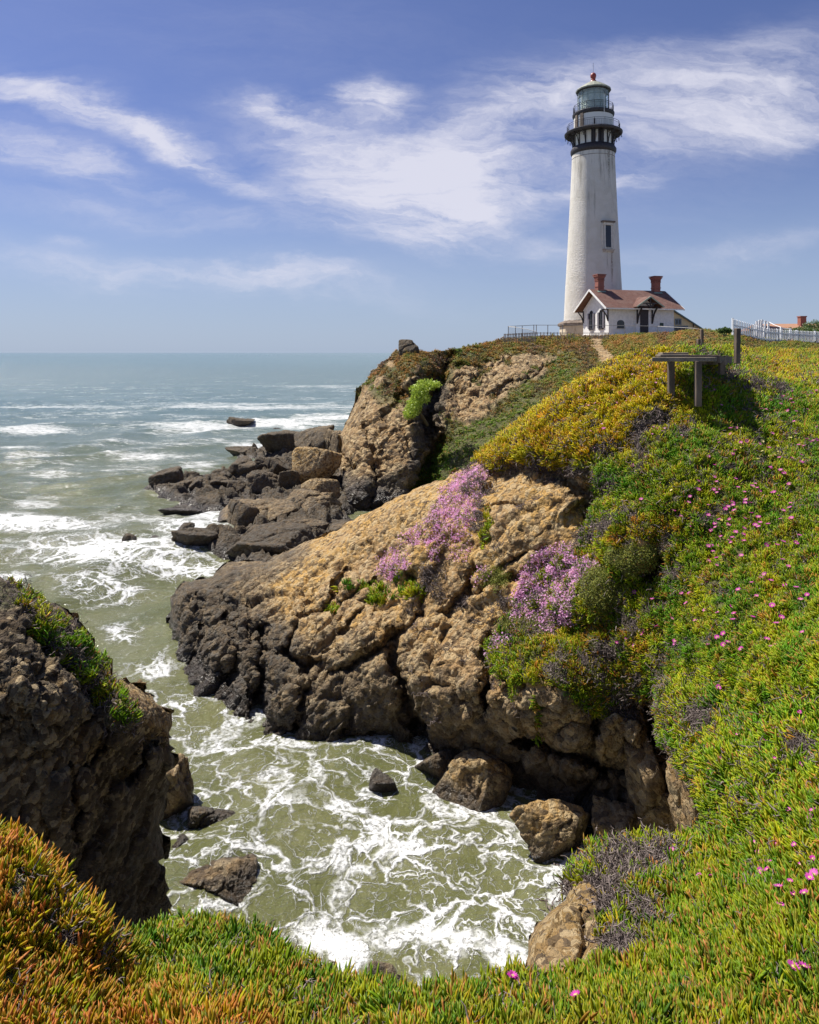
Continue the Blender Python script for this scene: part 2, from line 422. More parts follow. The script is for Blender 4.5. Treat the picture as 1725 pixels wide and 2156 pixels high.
def rock_disp(P, k=1.0, seed=1, a=1.0, lin=(-.62, -.25, -.74)):
    """blocky, cracked and gravelly relief; k = size of the blocks in metres; lin = direction of the grain"""
    d_ = np.array(lin); d_ = d_ / np.linalg.norm(d_)
    Q = P - .48 * (P @ d_)[..., None] * d_
    Q = Q + 0.38 * k * np.stack([fbm(P, .7 / k, 4, seed + s) for s in (1, 2, 3)], -1)
    F1, F2, R, T = worley(Q, .55 / k, seed); e1 = F2 - F1
    G1, G2, R2, T2 = worley(Q + 3.3, 1.9 / k, seed + 5); e2 = G2 - G1
    H1, H2, R3, T3 = worley(Q + 7.7, 6.0 / k, seed + 9)
    m = sstep(fbm(P, .35 / k, 3, seed + 41), -.25, .35)           # some parts are blocky, others smooth and gravelly
    d = k * (.17 * (R - .5) + .50 * T - .20 * np.exp(-(e1 / .055) ** 2))
    d += k * (.4 + .6 * m) * (.08 * (R2 - .5) + .24 * T2 - .08 * np.exp(-(e2 / .06) ** 2))
    d += k * (.3 + .7 * m) * (.025 * (R3 - .5) + .06 * T3)
    b_ = np.array([-.48, .12, .87]); st = (P @ b_) * 1.5 / k + 1.1 * fbm(P, .5 / k, 4, seed + 51, .6); fr = st - np.floor(st)
    d += k * .13 * (.35 + .65 * m) * (fr * sstep(fr, 1.0, .82) - .4) * sstep(fbm(P, .3 / k, 3, seed + 61), -.3, .25)
    d += k * .17 * ridged(Q, .9 / k, 6, seed + 3, .66)
    d += .075 * fbm(P, 3.5 / k, 6, seed + 11, .72) * k
    g1, g2, gr, gt = worley(P, 8.5 / k ** .5, seed + 21)
    d += .028 * k ** .5 * (1 - g1) * gr * 1.4
    return d * a
def pinch(X, Y, D, feats, wob):
    for (line, wd, dep) in feats:
        ds, _, _ = segd(X + wob[0], Y + wob[1], line)
        D = D + dep * np.exp(-(ds / wd) ** 2)
    return D
def bulge(X, Y, D, bl):
    for (cx, cy, rx, ry, an, h) in bl:
        a = math.radians(an); dx = X - cx; dyy = Y - cy
        p = (dx * math.cos(a) + dyy * math.sin(a)) / rx; q = (-dx * math.sin(a) + dyy * math.cos(a)) / ry
        D = D - h * np.sqrt(np.clip(1 - (p * p + q * q), 0, 1))
    return D
def wob2(X, Y, amp, sc, seed=3):
    Q = np.stack([X / sc, Y / sc, 0 * X + .37], -1)
    return amp * fbm(Q, 1, 4, seed, .6) * 2, amp * fbm(Q, 1, 4, seed + 7, .6) * 2
def rounding(D, X, Y, line, wd, r):
    ds, _, _ = segd(X, Y, line); t = np.clip(1 - ds / wd, 0, 1)
    return D + r * t * t

# ---- the near land: right slope, bench hill and the middle headland as one body
CT = [
 (1480,760,18.6),(1380,765,18.8),(1300,790,18.8),(1180,850,19.5),(1060,950,20.5),(1000,1000,21),(1450,850,16.8),(1450,950,15),(1300,900,17),(1300,985,16),
 (1150,950,18.5),(1250,1040,16.6),(1150,1040,17.6),(1100,1100,17.5),(1150,1200,16.6),(1000,1200,18),(900,1100,20),(870,1040,22),(760,1100,23),(800,1200,20.5),
 (700,1200,21.5),(640,1160,24),(480,1190,25.0),(400,1240,23.6),(370,1330,22.6),(360,1395,22.0),(440,1450,20.3),(520,1505,18.85),(600,1545,17.9),(740,1570,17.4),(900,1590,17),
 (500,1300,21.8),(480,1400,20.6),(600,1300,20.6),(700,1350,19.0),(600,1420,18.8),(560,1400,19.4),(680,1450,17.9),(800,1400,17.6),(800,1300,18.9),(900,1350,17.4),(1000,1350,16.8),(1100,1350,16),(1200,1300,15.5),(1250,1150,15.8),
 (1300,1200,14.8),(1350,1100,14.5),(1400,1000,14.6),(1300,1400,14.0),(1200,1500,14.2),(1100,1500,14.9),(1000,1500,15.7),(900,1480,16.7),(800,1500,17.3),(700,1540,17.4),
 (1000,1620,16.4),(1100,1650,15.85),(1200,1700,15.0),(1300,1740,14.4),(1400,1780,14.0),(1300,1600,14.3),(1200,1600,14.9),(1400,1500,13.3),(1400,1600,13.5),
 (1500,1000,14.2),(1500,1150,13),(1450,1250,13),(1430,1350,12.6),(1520,1400,10.6),(1560,1500,9.9),
 (1725,1500,7.6),(1725,1300,9.2),(1725,1100,12),(1725,950,15),(1725,850,18.5),(1725,780,23),(1725,745,32),(1640,745,31),(1560,742,27),
 (1600,1500,9.0),(1600,1300,10.4),(1600,1100,12.6),(1600,950,15),(1600,850,17.8),(1600,780,21.5),(1900,1500,5.6),(1900,1200,8.4),(1900,950,14),(1900,745,30),
 (1700,1700,9.5),(1560,1700,11.4),(1900,1700,8),(1480,1600,12.4),(1480,1720,12.6)]
P12 = [(352,1330),(356,1260),(385,1225),(440,1215),(480,1183),(560,1180),(640,1142),(690,1125),(760,1085),(820,1055),(870,1030),(935,1005),(985,980),(1040,935),(1085,900),(1130,865),(1185,828),(1240,795),(1290,765),
 (1340,750),(1400,744),(1470,738),(1520,735),(1560,738),(1640,741),(1725,741),(1960,741),(1960,1760),(1480,1800),(1400,1820),(1300,1790),(1200,1760),(1100,1710),(1000,1690),(900,1640),(740,1625),(600,1600),(510,1560),(430,1500),(356,1440),(345,1390)]
ROCKP = [(330,1200),(480,1160),(640,1120),(760,1060),(860,1020),(940,985),(1000,972),(1030,982),(1060,972),(1110,962),(1180,980),(1250,990),(1266,1040),(1236,1110),(1232,1150),(1185,1175),
 (1100,1250),(1050,1330),(1030,1395),(1085,1440),(1160,1440),(1230,1500),(1290,1490),(1370,1460),(1400,1480),(1600,1500),(1600,2000),(300,2000)]
ROCK2 = [[(1345,1140),(1410,1130),(1418,1200),(1385,1250),(1345,1215)], [(1375,905),(1400,880),(1412,888),(1395,915),(1372,930)]]
CR12 = [
 ([(1050,1000),(1120,985),(1190,1000),(1245,1045),(1240,1100)], 30, 1.15), ([(1380,1145),(1400,1205),(1375,1230)], 16, .8),
 ([(1340,925),(1375,912),(1405,885)], 14, .6), ([(1255,990),(1300,960),(1330,930)], 15, .55),
 ([(556,1330),(560,1420),(545,1500),(540,1540)], 11, .9), ([(600,1360),(640,1410),(665,1400)], 9, .6), ([(690,1400),(630,1460),(640,1520),(600,1560)], 9, .4),
 ([(830,1330),(838,1400),(850,1480),(900,1560)], 13, .8), ([(870,1290),(820,1350),(740,1410),(690,1420)], 7, .5), ([(1020,1350),(1030,1420),(1025,1490)], 10, .8),
 ([(1000,1200),(980,1250),(930,1290)], 10, .6), ([(1375,1480),(1368,1560),(1360,1620)], 12, 1.2), ([(1250,1500),(1255,1580)], 12, .5), ([(1090,1560),(1240,1600),(1340,1650),(1370,1700)], 14, .9),
 ([(860,1210),(890,1240),(880,1290)], 8, .45), ([(1010,1080),(1060,1060),(1120,1075)], 5, .22), ([(1050,1200),(1100,1175),(1160,1150)], 5, .3), ([(990,1245),(1080,1215),(1150,1200),(1190,1170)], 6, .35),
 ([(730,1210),(700,1260),(640,1300),(610,1350)], 7, .4), ([(800,1220),(760,1290),(720,1330)], 7, .35), ([(470,1250),(500,1330),(480,1430)], 9, .45), ([(420,1260),(430,1340),(400,1400)], 8, .3)]
BU12 = [(930,1450,85,105,20,.35),(1130,1450,100,85,10,.4),(650,1330,70,55,-20,.25),(470,1330,60,90,10,.4),(1310,1560,55,60,0,.6),(1220,1590,60,60,0,.6),(880,1180,60,30,-35,.35),
 (1230,1250,75,50,-20,.5),(760,1330,50,60,20,.5),(700,1240,60,30,-20,.35),(1010,1430,60,50,0,.3),(610,1480,40,60,0,.25),(1330,1150,70,60,0,.5)]
SIL12 = [(352,1330),(356,1260),(385,1225),(440,1215),(480,1183),(560,1180),(640,1142),(690,1125),(760,1085),(820,1055),(870,1030),(935,1005),(985,980),(1040,935),(1085,900),(1130,865),(1185,828),(1240,795),(1290,765)]
def veg12(X, Y):
    wb = wob2(X, Y, 9, 45, 5)
    r = polymask(X, Y, ROCKP, 5, wb)
    for p in ROCK2: r = np.maximum(r, polymask(X, Y, p, 4, wb))
    return 1 - r
def shape12(X, Y, D, d):
    wb = wob2(X, Y, 12, 60, 9)
    D = pinch(X, Y, D, CR12, wb); D = bulge(X + wb[0] * .6, Y + wb[1] * .6, D, BU12)
    D = rounding(D, X, Y, SIL12, 40, 1.6)
    D = D + 1.1 * np.exp(-((X - 1505) / 50) ** 2 - ((Y - 785) / 22) ** 2)
    return rounding(D, X, Y, [(345,1390),(352,1330),(356,1260)], 50, 1.2)
def disp12(P, X, Y, D):
    vg = veg12(X, Y)
    r = rock_disp(P, 1.0, 4, .85)
    soft = polymask(X, Y, [(850,1030),(1010,980),(1260,1000),(1240,1150),(1100,1260),(1030,1420),(900,1330),(780,1290),(640,1200),(640,1140)], 40)
    r = r * (1 - .45 * soft)
    st = np.sin((P[..., 2] * .9 - P[..., 0] * .55 + fbm(P, .5, 3, 40) * 1.5) * 7.5)   # tilted beds in the tan face
    r += .05 * soft * st
    v = .22 * fbm(P, .8, 4, 31) + .10 * fbm(P, 2.6, 3, 33) + .16
    wfade = sstep(D, 40, 20)
    return (r * (1 - vg) + v * vg) * (.3 + .7 * wfade)
def att12(P, N, X, Y, D):
    z = P[..., 2]; wb = wob2(X, Y, 22, 90, 13)
    dk = polymask(X, Y, [(300,1150),(480,1150),(640,1135),(650,1170),(560,1230),(600,1290),(690,1350),(640,1450),(560,1620),(300,1500)], 70, wb)
    low = polymask(X, Y, [(560,1240),(700,1300),(860,1330),(980,1410),(1100,1450),(1300,1470),(1420,1500),(1500,1900),(500,1900)], 45, wb)  # lower face darkened in colour for the shade it lies in
    dk = np.maximum(dk * .88, low * .48 + .27 * sstep(z, 2.2, .8))
    return dict(dark=dk, wet=sstep(z + .35 * fbm(P, 1.3, 3, 60), .85, .25), veg=veg12(X, Y) * .92)
def sk12(B, x, y):
    fl = ((x > 1300) & (y < 800))[:, None] * 1.0; k = np.where((x < 700)[:, None], .6, 1.0); sd = (sstep(x, 400, 365) * sstep(y, 1225, 1260) * sstep(y, 1600, 1500))[:, None]
    bk = lambda L, d, f=0: backs(B, [(L, d)], f, sd, 1.0)[0]
    return [bk(.3 * k, .06), bk(1.5 * k + 3 * fl, .5, fl), bk(4 * k + 4 * fl, 2.5, fl), bk(6 * k + 4 * fl, 11)]
T12 = sheet('headland', rough(P12, 3, 2, keep=lambda x, y: x < 1000 and y < 1600), CT, 2.0, shape12, disp12, att12, sk12, M_rock)
tag(T12.o, kind='structure')

# ---- the near bank and the foreground: closer body that hides the foot of the cove
CN = [
 (0,2156,2.6),(400,2156,2.7),(860,2156,2.8),(1300,2156,2.9),(1725,2156,2.8),(0,2450,2.1),(860,2450,2.15),(1725,2450,2.1),(-200,1650,3.9),(-200,2156,2.5),
 (0,1732,3.7),(60,1790,3.5),(130,1840,3.45),(250,1960,3.35),(270,2030,3.5),(350,1930,5.0),(400,1925,4.8),(550,1950,4.5),(650,2035,4.0),(860,2075,3.8),(1110,2062,4.0),
 (350,2050,3.6),(120,1980,3.1),(600,2080,3.5),
 (1120,2000,5.0),(1130,1950,5.4),(1210,1870,6.2),(1280,1790,7.2),(1400,1775,7.5),(1500,1760,7.6),(1725,1850,4.4),(1725,1700,5.4),(1600,1700,6.6),(1500,1700,8.0),
 (1400,1950,5.1),(1400,2050,4.0),(1600,1950,4.2),(1600,2050,3.5),(1250,2060,4.1),(1250,1980,5.0),
 (1500,1600,8.6),(1450,1500,10.4),(1400,1450,12.2),(1400,1560,11.4),(1460,1650,9.4),(1430,1380,12.7),(1520,1400,10.62),(1560,1500,9.15),
 (1725,1500,7.12),(1725,1300,9.25),(1600,1500,8.3),(1600,1350,9.7),(1900,1500,5.5),(1900,2000,3.2),(1900,1300,7.6)]
P3 = [(-190,1650),(-60,1700),(0,1730),(60,1765),(110,1815),(165,1860),(215,1915),(255,1965),(290,1945),(330,1925),(400,1918),(480,1928),(550,1945),(610,1995),(680,2030),(770,2055),(850,2076),(960,2062),(1050,2060),(1112,2048),
 (1110,1990),(1125,1952),(1150,1925),(1190,1895),(1205,1850),(1240,1800),(1290,1782),(1380,1772),(1440,1778),(1492,1758),(1488,1700),(1465,1660),(1440,1620),(1428,1585),(1395,1560),(1385,1500),(1380,1440),(1395,1395),(1440,1370),(1520,1350),(1725,1330),(1960,1330),(1960,2460),(-190,2460)]
P3 = [(x, y + (34 if i < 18 else 26 if i < 19 else 0)) for i, (x, y) in enumerate(P3)]
KN = [(1085,2062),(1095,1985),(1110,1940),(1150,1925),(1190,1890),(1205,1850),(1235,1860),(1265,1900),(1262,1960),(1270,2010),(1255,2052),(1180,2075),(1110,2068)]
def shape3(X, Y, D, d):
    D = rounding(D, X, Y, P3[2:9], 30, .25)
    D = rounding(D, X, Y, P3[8:20], 26, .5); D = rounding(D, X, Y, P3[19:30], 30, .8)
    D = rounding(D, X, Y, P3[29:37], 22, 1.0)
    # sink the upper seam under the slope it grows out of
    D = D + .7 * sstep(Y, 1425, 1335) * sstep(X, 1380, 1440)
    return pinch(X, Y, D, [([(255,1965),(300,2010),(330,2060)], 16, .22), ([(1210,2050),(1235,1990),(1225,1920)], 9, .25), ([(1455,1500),(1480,1560)], 16, .5)], (0, 0))
def veg3(X, Y):
    wb = wob2(X, Y, 6, 30, 25)
    return 1 - polymask(X, Y, KN, 4, wb)
def disp3(P, X, Y, D):
    vg = veg3(X, Y); sc = np.clip(D / 8, .3, 1)
    edge = sstep(Y, 1340, 1430) 
    return (rock_disp(P, .38, 14, .9) * (1 - vg) + vg * (.09 * fbm(P, 1.1, 4, 51) + .04 * fbm(P, 3.5, 3, 52)) * sc * 1.6) * edge
def att3(P, N, X, Y, D):
    return dict(dark=.12 + 0 * X, wet=0 * X, veg=veg3(X, Y))
def sk3(B, x, y):
    near = (y > 2300)[:, None] * 1.0; k = np.clip(B[:, 1:2] / 5, .5, 2); dn = np.array([0, 0, -1.0])
    sd = ((x > 1300) * sstep(x, 1520, 1495) * sstep(y, 1375, 1400) * sstep(y, 1775, 1745))[:, None]; bk = lambda L, d: backs(B, [(L, d)], 0, sd, 1.3)[0]
    a = [bk(.12 * k, .04), bk(.55 * k, .3), bk(1.2 * k, 2), bk(1.6 * k, 8)]
    return [o * (1 - near) + near * dn * (i + 1) for i, o in enumerate(a)]
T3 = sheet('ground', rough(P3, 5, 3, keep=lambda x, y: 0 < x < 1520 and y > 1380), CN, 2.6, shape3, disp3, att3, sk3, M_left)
tag(T3.o, kind='structure')

# ---- the far headland with the lighthouse plateau, its sea cliff and the green gully
CF = [
 (1240,712,82),(1300,706,82),(1400,703,80),(1480,697,66),(1070,714,76),(1000,729,70),(950,736,66),(890,742,62),(840,745,60),(1240,745,70),(1200,730,73),(1100,740,70),
 (1560,708,51),(1590,716,52),(1640,722,53),(1725,727,57),(1900,727,62),(1560,730,38),(1725,745,40),(1650,740,42),(1450,730,53),(1450,712,61),(1400,715,68),(1350,725,66),(1350,740,60),(1900,760,40),(1600,850,38),(1900,850,38),(1500,790,44),(1450,850,42),
 (800,800,58),(770,830,57),(740,880,54),(720,920,52),(715,960,50.5),(720,1000,48.5),(720,1060,45),(850,1065,44.5),(780,1065,44.6),(860,1000,45.3),(820,900,49.5),(850,830,53),(840,780,56),
 (880,800,55),(930,780,60),(900,880,51),(880,960,48),(870,1030,45.5),(1000,800,60),(960,840,57),(1000,900,51),(1100,790,62),(1050,850,55),(950,960,48.5),(1000,950,48),(1100,880,50),(1200,820,56),(1280,765,64),
 (1160,770,66),(1150,1000,42),(1300,900,45),(1000,1060,42)]
P4 = [(830,742),(870,736),(905,741),(945,737),(1000,727),(1066,712),(1130,709),(1200,706),(1260,708),(1330,704),(1400,701),(1480,695),(1530,699),(1560,706),(1600,712),(1650,716),(1725,718),(1960,718),(1960,850),(1600,850),(1350,880),(1200,1000),(1050,1120),(860,1110),
 (715,1110),(706,1060),(712,1000),(720,950),(716,915),(735,880),(760,820),(790,775),(812,755)]
PATH = [(1243,711),(1264,712),(1272,728),(1284,744),(1312,764),(1262,770),(1258,745),(1246,730)]
def rock4(X, Y):
    wb = wob2(X, Y, 14, 50, 71)
    r = polymask(X, Y, [(700,860),(760,820),(785,780),(820,760),(870,755),(945,745),(955,790),(935,850),(930,900),(880,1000),(865,1040),(860,1130),(690,1130)], 7, wb)
    sc = polymask(X, Y, [(950,790),(990,770),(1060,755),(1140,745),(1180,755),(1130,800),(1040,850),(985,890),(945,880),(925,850)], 8, wb)
    Q = np.stack([X / 30, Y / 22, 0 * X], -1)
    top = sstep(fbm(Q, 1, 4, 77), -.35, -.08) * sstep(Y, 890, 810) * polymask(X, Y, [(740,740),(950,730),(950,800),(870,860),(800,860),(770,800)], 8)
    r = np.maximum(r, sc * sstep(fbm(Q, 1, 4, 79), -.45, -.2))
    return np.clip(r - top, 0, 1)
def shape4(X, Y, D, d):
    wb = wob2(X, Y, 9, 40, 73)
    D = rounding(D, X, Y, [(706,1060),(712,1000),(720,950),(716,915),(735,880),(760,820),(790,775),(812,755),(830,742)], 34, 4.0)
    D = pinch(X, Y, D, [([(905,800),(900,880),(915,930),(900,1000),(880,1040)], 17, 4.0), ([(945,745),(930,800)], 9, 2.2), ([(725,960),(745,985)], 7, 1.8),
        ([(830,760),(850,810),(840,850)], 7, 1.2), ([(780,830),(770,900),(790,960)], 6, .8), ([(940,770),(1000,775),(1070,762)], 8, 1.0), ([(1040,830),(1100,800),(1170,760)], 7, .9), ([(740,1075),(860,1075)], 8, 1.5)], wb)
    return bulge(X + wb[0], Y + wb[1], D, [(760,980,40,70,8,1.0),(700,1010,20,30,0,.8),(870,780,40,35,0,1.5),(1075,800,60,22,-25,1.0)])
def disp4(P, X, Y, D):
    r = rock4(X, Y); far = sstep(Y, 705, 735)
    return (rock_disp(P, 1.9, 24, .8) * r + (1 - r) * (.7 * fbm(P, .18, 4, 81) + .28 * fbm(P, .9, 4, 82)) * .9) * (.25 + .75 * far)
def att4(P, N, X, Y, D):
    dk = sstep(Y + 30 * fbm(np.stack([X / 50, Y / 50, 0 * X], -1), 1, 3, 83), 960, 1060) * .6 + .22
    dk = np.maximum(dk, .75 * polymask(X, Y, [(860,800),(945,745),(945,820),(930,900),(890,960),(872,1030),(850,1030),(870,900)], 10))  # shadow in the cleft beside the cliff painted as darker rock
    pth = polymask(X, Y, PATH, 2, wob2(X, Y, 2.2, 12, 85))
    return dict(dark=dk * (1 - pth), wet=sstep(P[..., 2], 1.6, .5), veg=(1 - rock4(X, Y)) * .9 * (1 - pth))
def sk4(B, x, y):
    fl = ((y < 748) & (x > 850))[:, None] * 1.0
    R = np.hypot(B[:, 0], B[:, 1])[:, None]; aw = np.concatenate([B[:, :2] / R, 0 * R], 1); sl = (B[:, 2:3] - EYE) / R
    up = lambda L, k, dz: aw * L + np.array([0, 0, 1.]) * (sl * L * k + dz)
    off = up(1.2, .5, 0), up(32, .5, 0), up(70, .4, -1), up(95, .2, -14)
    st = np.array([[.5, 1.2, -.5]]), np.array([[1.5, 4, -2.5]]), np.array([[4, 9, -7]]), np.array([[6, 14, -16.]])
    return [a * fl + b * (1 - fl) for a, b in zip(off, st)]
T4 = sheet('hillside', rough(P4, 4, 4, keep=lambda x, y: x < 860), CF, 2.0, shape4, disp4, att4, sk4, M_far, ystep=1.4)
tag(T4.o, kind='structure')

# ---- the outcrop at the left
C5 = [(-150,1200,8.2),(0,1215,8.6),(100,1280,8.7),(215,1390,9.2),(290,1440,9.6),(372,1520,10.4),(365,1600,10.4),(350,1700,10.6),(355,1850,11.0),(350,1930,11.2),(300,1480,9.3),
 (200,1430,8.6),(100,1350,8.0),(200,1600,8.6),(100,1500,7.4),(0,1400,7.2),(0,1600,7.0),(0,1800,7.2),(200,1800,9.0),(100,1950,8.4),(250,2000,10),(280,1600,9.3),(-150,1500,6.8),(-150,2000,7.5),(300,1750,9.9)]
P5 = [(-180,1170),(-60,1200),(0,1213),(50,1232),(90,1255),(135,1282),(190,1335),(210,1375),(245,1425),(300,1450),(345,1480),(368,1508),(374,1530),(364,1572),(369,1612),(356,1655),(347,1700),(338,1752),(349,1805),(344,1855),(354,1900),(352,1990),(-180,2100)]
def shape5(X, Y, D, d):
    wb = wob2(X, Y, 10, 50, 91)
    D = rounding(D, X, Y, P5[1:13], 55, .9); D = rounding(D, X, Y, P5[11:19], 40, .8)
    D = pinch(X, Y, D, [([(60,1330),(150,1420),(230,1500)], 12, .45), ([(230,1540),(150,1640),(160,1760)], 14, .3), ([(330,1560),(260,1650)], 12, .3)], wb)
    return bulge(X + wb[0], Y + wb[1], D, [(110,1500,60,80,20,.3),(260,1520,50,50,30,.25),(150,1700,60,90,0,.3),(30,1450,50,60,0,.3)])
P5V = [(-100,1225),(40,1235),(60,1255),(120,1300),(160,1360),(200,1400),(235,1470),(270,1530),(240,1525),(215,1480),(150,1420),(100,1350),(30,1290),(-100,1300)]
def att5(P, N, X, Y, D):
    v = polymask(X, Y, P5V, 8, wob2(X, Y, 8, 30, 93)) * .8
    return dict(dark=.55 + .3 * sstep(P[..., 2], 5, 2) + .2 * v - .45 * polymask(X, Y, [(200,1340),(290,1430),(380,1510),(385,1570),(330,1540),(250,1470),(190,1400)], 20, wob2(X, Y, 10, 30, 95)), wet=sstep(P[..., 2], 1.3, .5), veg=v * .5)  # shaded face painted darker, sunlit upper edge painted lighter
def sk5(B, x, y):
    sd = (sstep(x, 285, 320) * sstep(y, 1430, 1470))[:, None]
    return backs(B, [(.2, .04), (.9, .6), (1.7, 3), (2.2, 10)], 0, sd, -1.5)
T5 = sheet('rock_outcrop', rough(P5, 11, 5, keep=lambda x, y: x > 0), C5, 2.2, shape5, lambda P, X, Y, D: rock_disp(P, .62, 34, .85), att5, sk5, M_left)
tag(T5.o, kind='structure')

PT = sheet('path', rough(PATH, 1.5, 8, 5), None, 1.5, shape4, disp4, lambda P, N, X, Y, D: dict(dark=0 * X, wet=0 * X, veg=0 * X), lambda B, x, y: [np.array([[0, .3, -.25]])], M_far, ystep=1.2, depth=lambda X, Y: T4.ev(X, Y) * .9985)
tag(PT.o, kind='structure')

# ------------------------------------------------------------------ the sea
def sea():
    us = np.concatenate([np.linspace(-2.2, -.66, 40)[:-1], np.linspace(-.66, .66, 760), np.linspace(.66, 2.2, 40)[1:]])
    ys = np.concatenate([[742.72, 743.0, 743.4, 744, 745], np.arange(746, 2200, 1.9), np.arange(2200, 3600, 40)])
    Uu, Yy = np.meshgrid(us, ys); Yw = F * EYE / (Yy - HY); X = Uu * Yw
    P = np.stack([X, Yw, 0 * X], -1)
    def waves(P, lam, ang, seed):
        a = math.radians(ang); d = P[..., 0] * math.cos(a) + P[..., 1] * math.sin(a); w_ = fbm(P, .6 / lam, 2, seed)
        s = np.sin(d * 2 * math.pi / lam + w_ * 5); return (1 - np.abs(s)) * 1.4 - .5
    cellY = Yw * 1.9 / (Yy - HY)                         # size of a mesh cell on the water, along the view
    z = 0
    for lam, amp, ang, sd in ((24, .34, 120, 1), (11, .17, 100, 2), (5.5, .085, 130, 3), (2.6, .045, 85, 4)):
        z = z + amp * waves(P, lam, ang, sd) * np.clip((lam / 3 - cellY) / (lam / 3), 0, 1)
    z = z + .05 * fbm(P, 1.1, 3, 8) * np.clip(1 - cellY / .6, 0, 1) + .022 * ridged(P, 2.6, 3, 12) * np.clip(1 - cellY / .3, 0, 1)
    cove = sstep(Yw, 30, 20); z = z * (1 - .55 * cove)
    xv = HX + F * Uu
    den = .05 + .14 * sstep(Yw, 420, 60) + .22 * sstep(Yw, 24, 18)
    D_ = [(1000,1950,330,190,.60),(850,1790,260,110,.62),(1080,1800,110,130,.58),(1130,1880,90,100,.6),(620,1700,180,70,.50),(600,1600,200,55,.42),(480,1660,60,80,.3),(560,1820,70,60,.55),(700,1990,120,70,.75),
          (390,1480,90,36,.55),(330,1420,60,30,.6),(260,1330,60,40,.5),(430,1530,70,22,.5),(640,1560,90,22,.5),
          (230,1170,240,44,.85),(380,1190,130,26,.75),(210,1240,120,40,.6),(60,1110,190,20,.95),(60,1060,80,16,.5),(400,1110,110,26,.75),(300,1090,150,18,.5),(440,1085,60,18,.8),(200,1200,90,60,.3),
          (20,1230,80,20,.6),(50,905,120,14,.55),(110,1000,110,14,.4),(430,900,190,18,.6),(600,893,150,14,.75),(700,880,120,14,.6),(560,856,360,10,.5),(130,857,220,8,.4),(40,940,80,8,.5),(330,960,130,14,.45),(420,985,60,14,.5),
          (600,985,90,9,.8),(520,940,50,8,.6),(600,1040,40,10,.5),(100,1040,160,8,.35),(250,930,150,8,.35),(700,815,150,7,.4),(300,820,200,5,.25),(80,960,120,10,.4),(640,930,60,6,.5)]
    for (cx, cy, rx, ry, a) in D_:
        den = np.maximum(den, a * np.exp(-(((xv - cx) / rx) ** 2 + ((Yy - cy) / ry) ** 2)))
    me_i = np.arange(Uu.size).reshape(Uu.shape)
    Fc = np.stack([me_i[1:, :-1].ravel(), me_i[1:, 1:].ravel(), me_i[:-1, 1:].ravel(), me_i[:-1, :-1].ravel()], -1)
    P[..., 2] = z
    lump = sstep(den, .45, .9); P[..., 2] += (.06 + .30 * sstep(Yw, 45, 95)) * lump * (1 + fbm(P, 3.0, 3, 19)) * np.clip(1 - cellY / 9, 0, 1)
    m, n, b = newmat('sea_water')
    co = n.new('ShaderNodeTexCoord').outputs['Object']; s = n.sep(co)
    # foam: webs where warped cells meet, thicker where the water is stirred
    de = n.attr('foam'); dist = n.new('ShaderNodeCameraData') if False else None
    yy = s[1]; k = n.ss(yy, 26, 60)
    w1 = n.vm('MULTIPLY', n.vm('SUBTRACT', n.noise(co, .55, 4, .6, out=1), (.5,) * 3), (2.2, 2.2, 0))
    w2 = n.vm('MULTIPLY', n.vm('SUBTRACT', n.noise(co, 2.4, 4, .6, out=1), (.5,) * 3), (.45, .45, 0))
    q = n.vm('ADD', n.vm('ADD', co, w1), w2)
    q = n.vm('MULTIPLY', q, (1, 1, 0))
    e1 = n.voro(q, 1.15, 'DISTANCE_TO_EDGE'); e2 = n.voro(n.vm('ADD', q, (3.1, 7.7, 0)), 2.9, 'DISTANCE_TO_EDGE')
    q3 = n.vm('MULTIPLY', n.vm('ADD', co, n.vm('MULTIPLY', w1, (1.6, 1.6, 0))), (.42, .42, 0)); e3 = n.voro(q3, .8, 'DISTANCE_TO_EDGE')
    blot = n.noise(q, 1.3, 6, .6); big = n.noise(co, .35, 4, .55)
    wdt = n.m('MULTIPLY', n.m('SUBTRACT', n.m('ADD', de, n.m('MULTIPLY', n.m('SUBTRACT', blot, .5), 1.3)), .22), .23)
    f1 = n.m('MULTIPLY', n.ss(n.m('SUBTRACT', wdt, e1), -.02, .055), 1.0)
    f2 = n.m('MULTIPLY', n.ss(n.m('SUBTRACT', n.m('MULTIPLY', wdt, .45), e2), -.02, .025), .85)
    f3 = n.m('MULTIPLY', n.ss(n.m('SUBTRACT', n.m('MULTIPLY', wdt, .6), e3), -.02, .03), .9)
    patch = n.ss(n.m('ADD', de, n.m('MULTIPLY', n.m('SUBTRACT', blot, .5), 2.1)), 1.02, 1.22)
    fine = n.noise(co, 11, 5, .75)
    near = n.m('MAXIMUM', n.m('MAXIMUM', f1, f2), n.m('MAXIMUM', f3, n.m('MULTIPLY', patch, .95)))
    e4 = n.voro(n.vm('ADD', n.vm('ADD', co, n.vm('MULTIPLY', w2, (1.2, 1.2, 0))), (1.3, 4.1, 0)), 6.5, 'DISTANCE_TO_EDGE')
    f4 = n.m('MULTIPLY', n.ss(n.m('SUBTRACT', n.m('MULTIPLY', wdt, .22), e4), -.012, .012), .6)
    near = n.m('MAXIMUM', near, f4)
    near = n.m('MULTIPLY', near, n.ss(n.m('ADD', fine, n.m('MULTIPLY', de, .35)), .44, .66))
    # farther out: long streaks of broken white water lying along the swell
    qs = n.vm('MULTIPLY', n.vm('ADD', co, n.vm('MULTIPLY', w1, (2.5, 2.5, 0))), (.16, .34, 1))
    st = n.m('ADD', n.m('MULTIPLY', n.noise(qs, 1.0, 9, .68), .55), n.m('MULTIPLY', n.noise(n.vm('MULTIPLY', co, (.5, 1.5, 1)), 1.0, 7, .7), .45)); st2 = n.noise(n.vm('MULTIPLY', co, (.03, .09, 1)), 1.0, 5, .6)
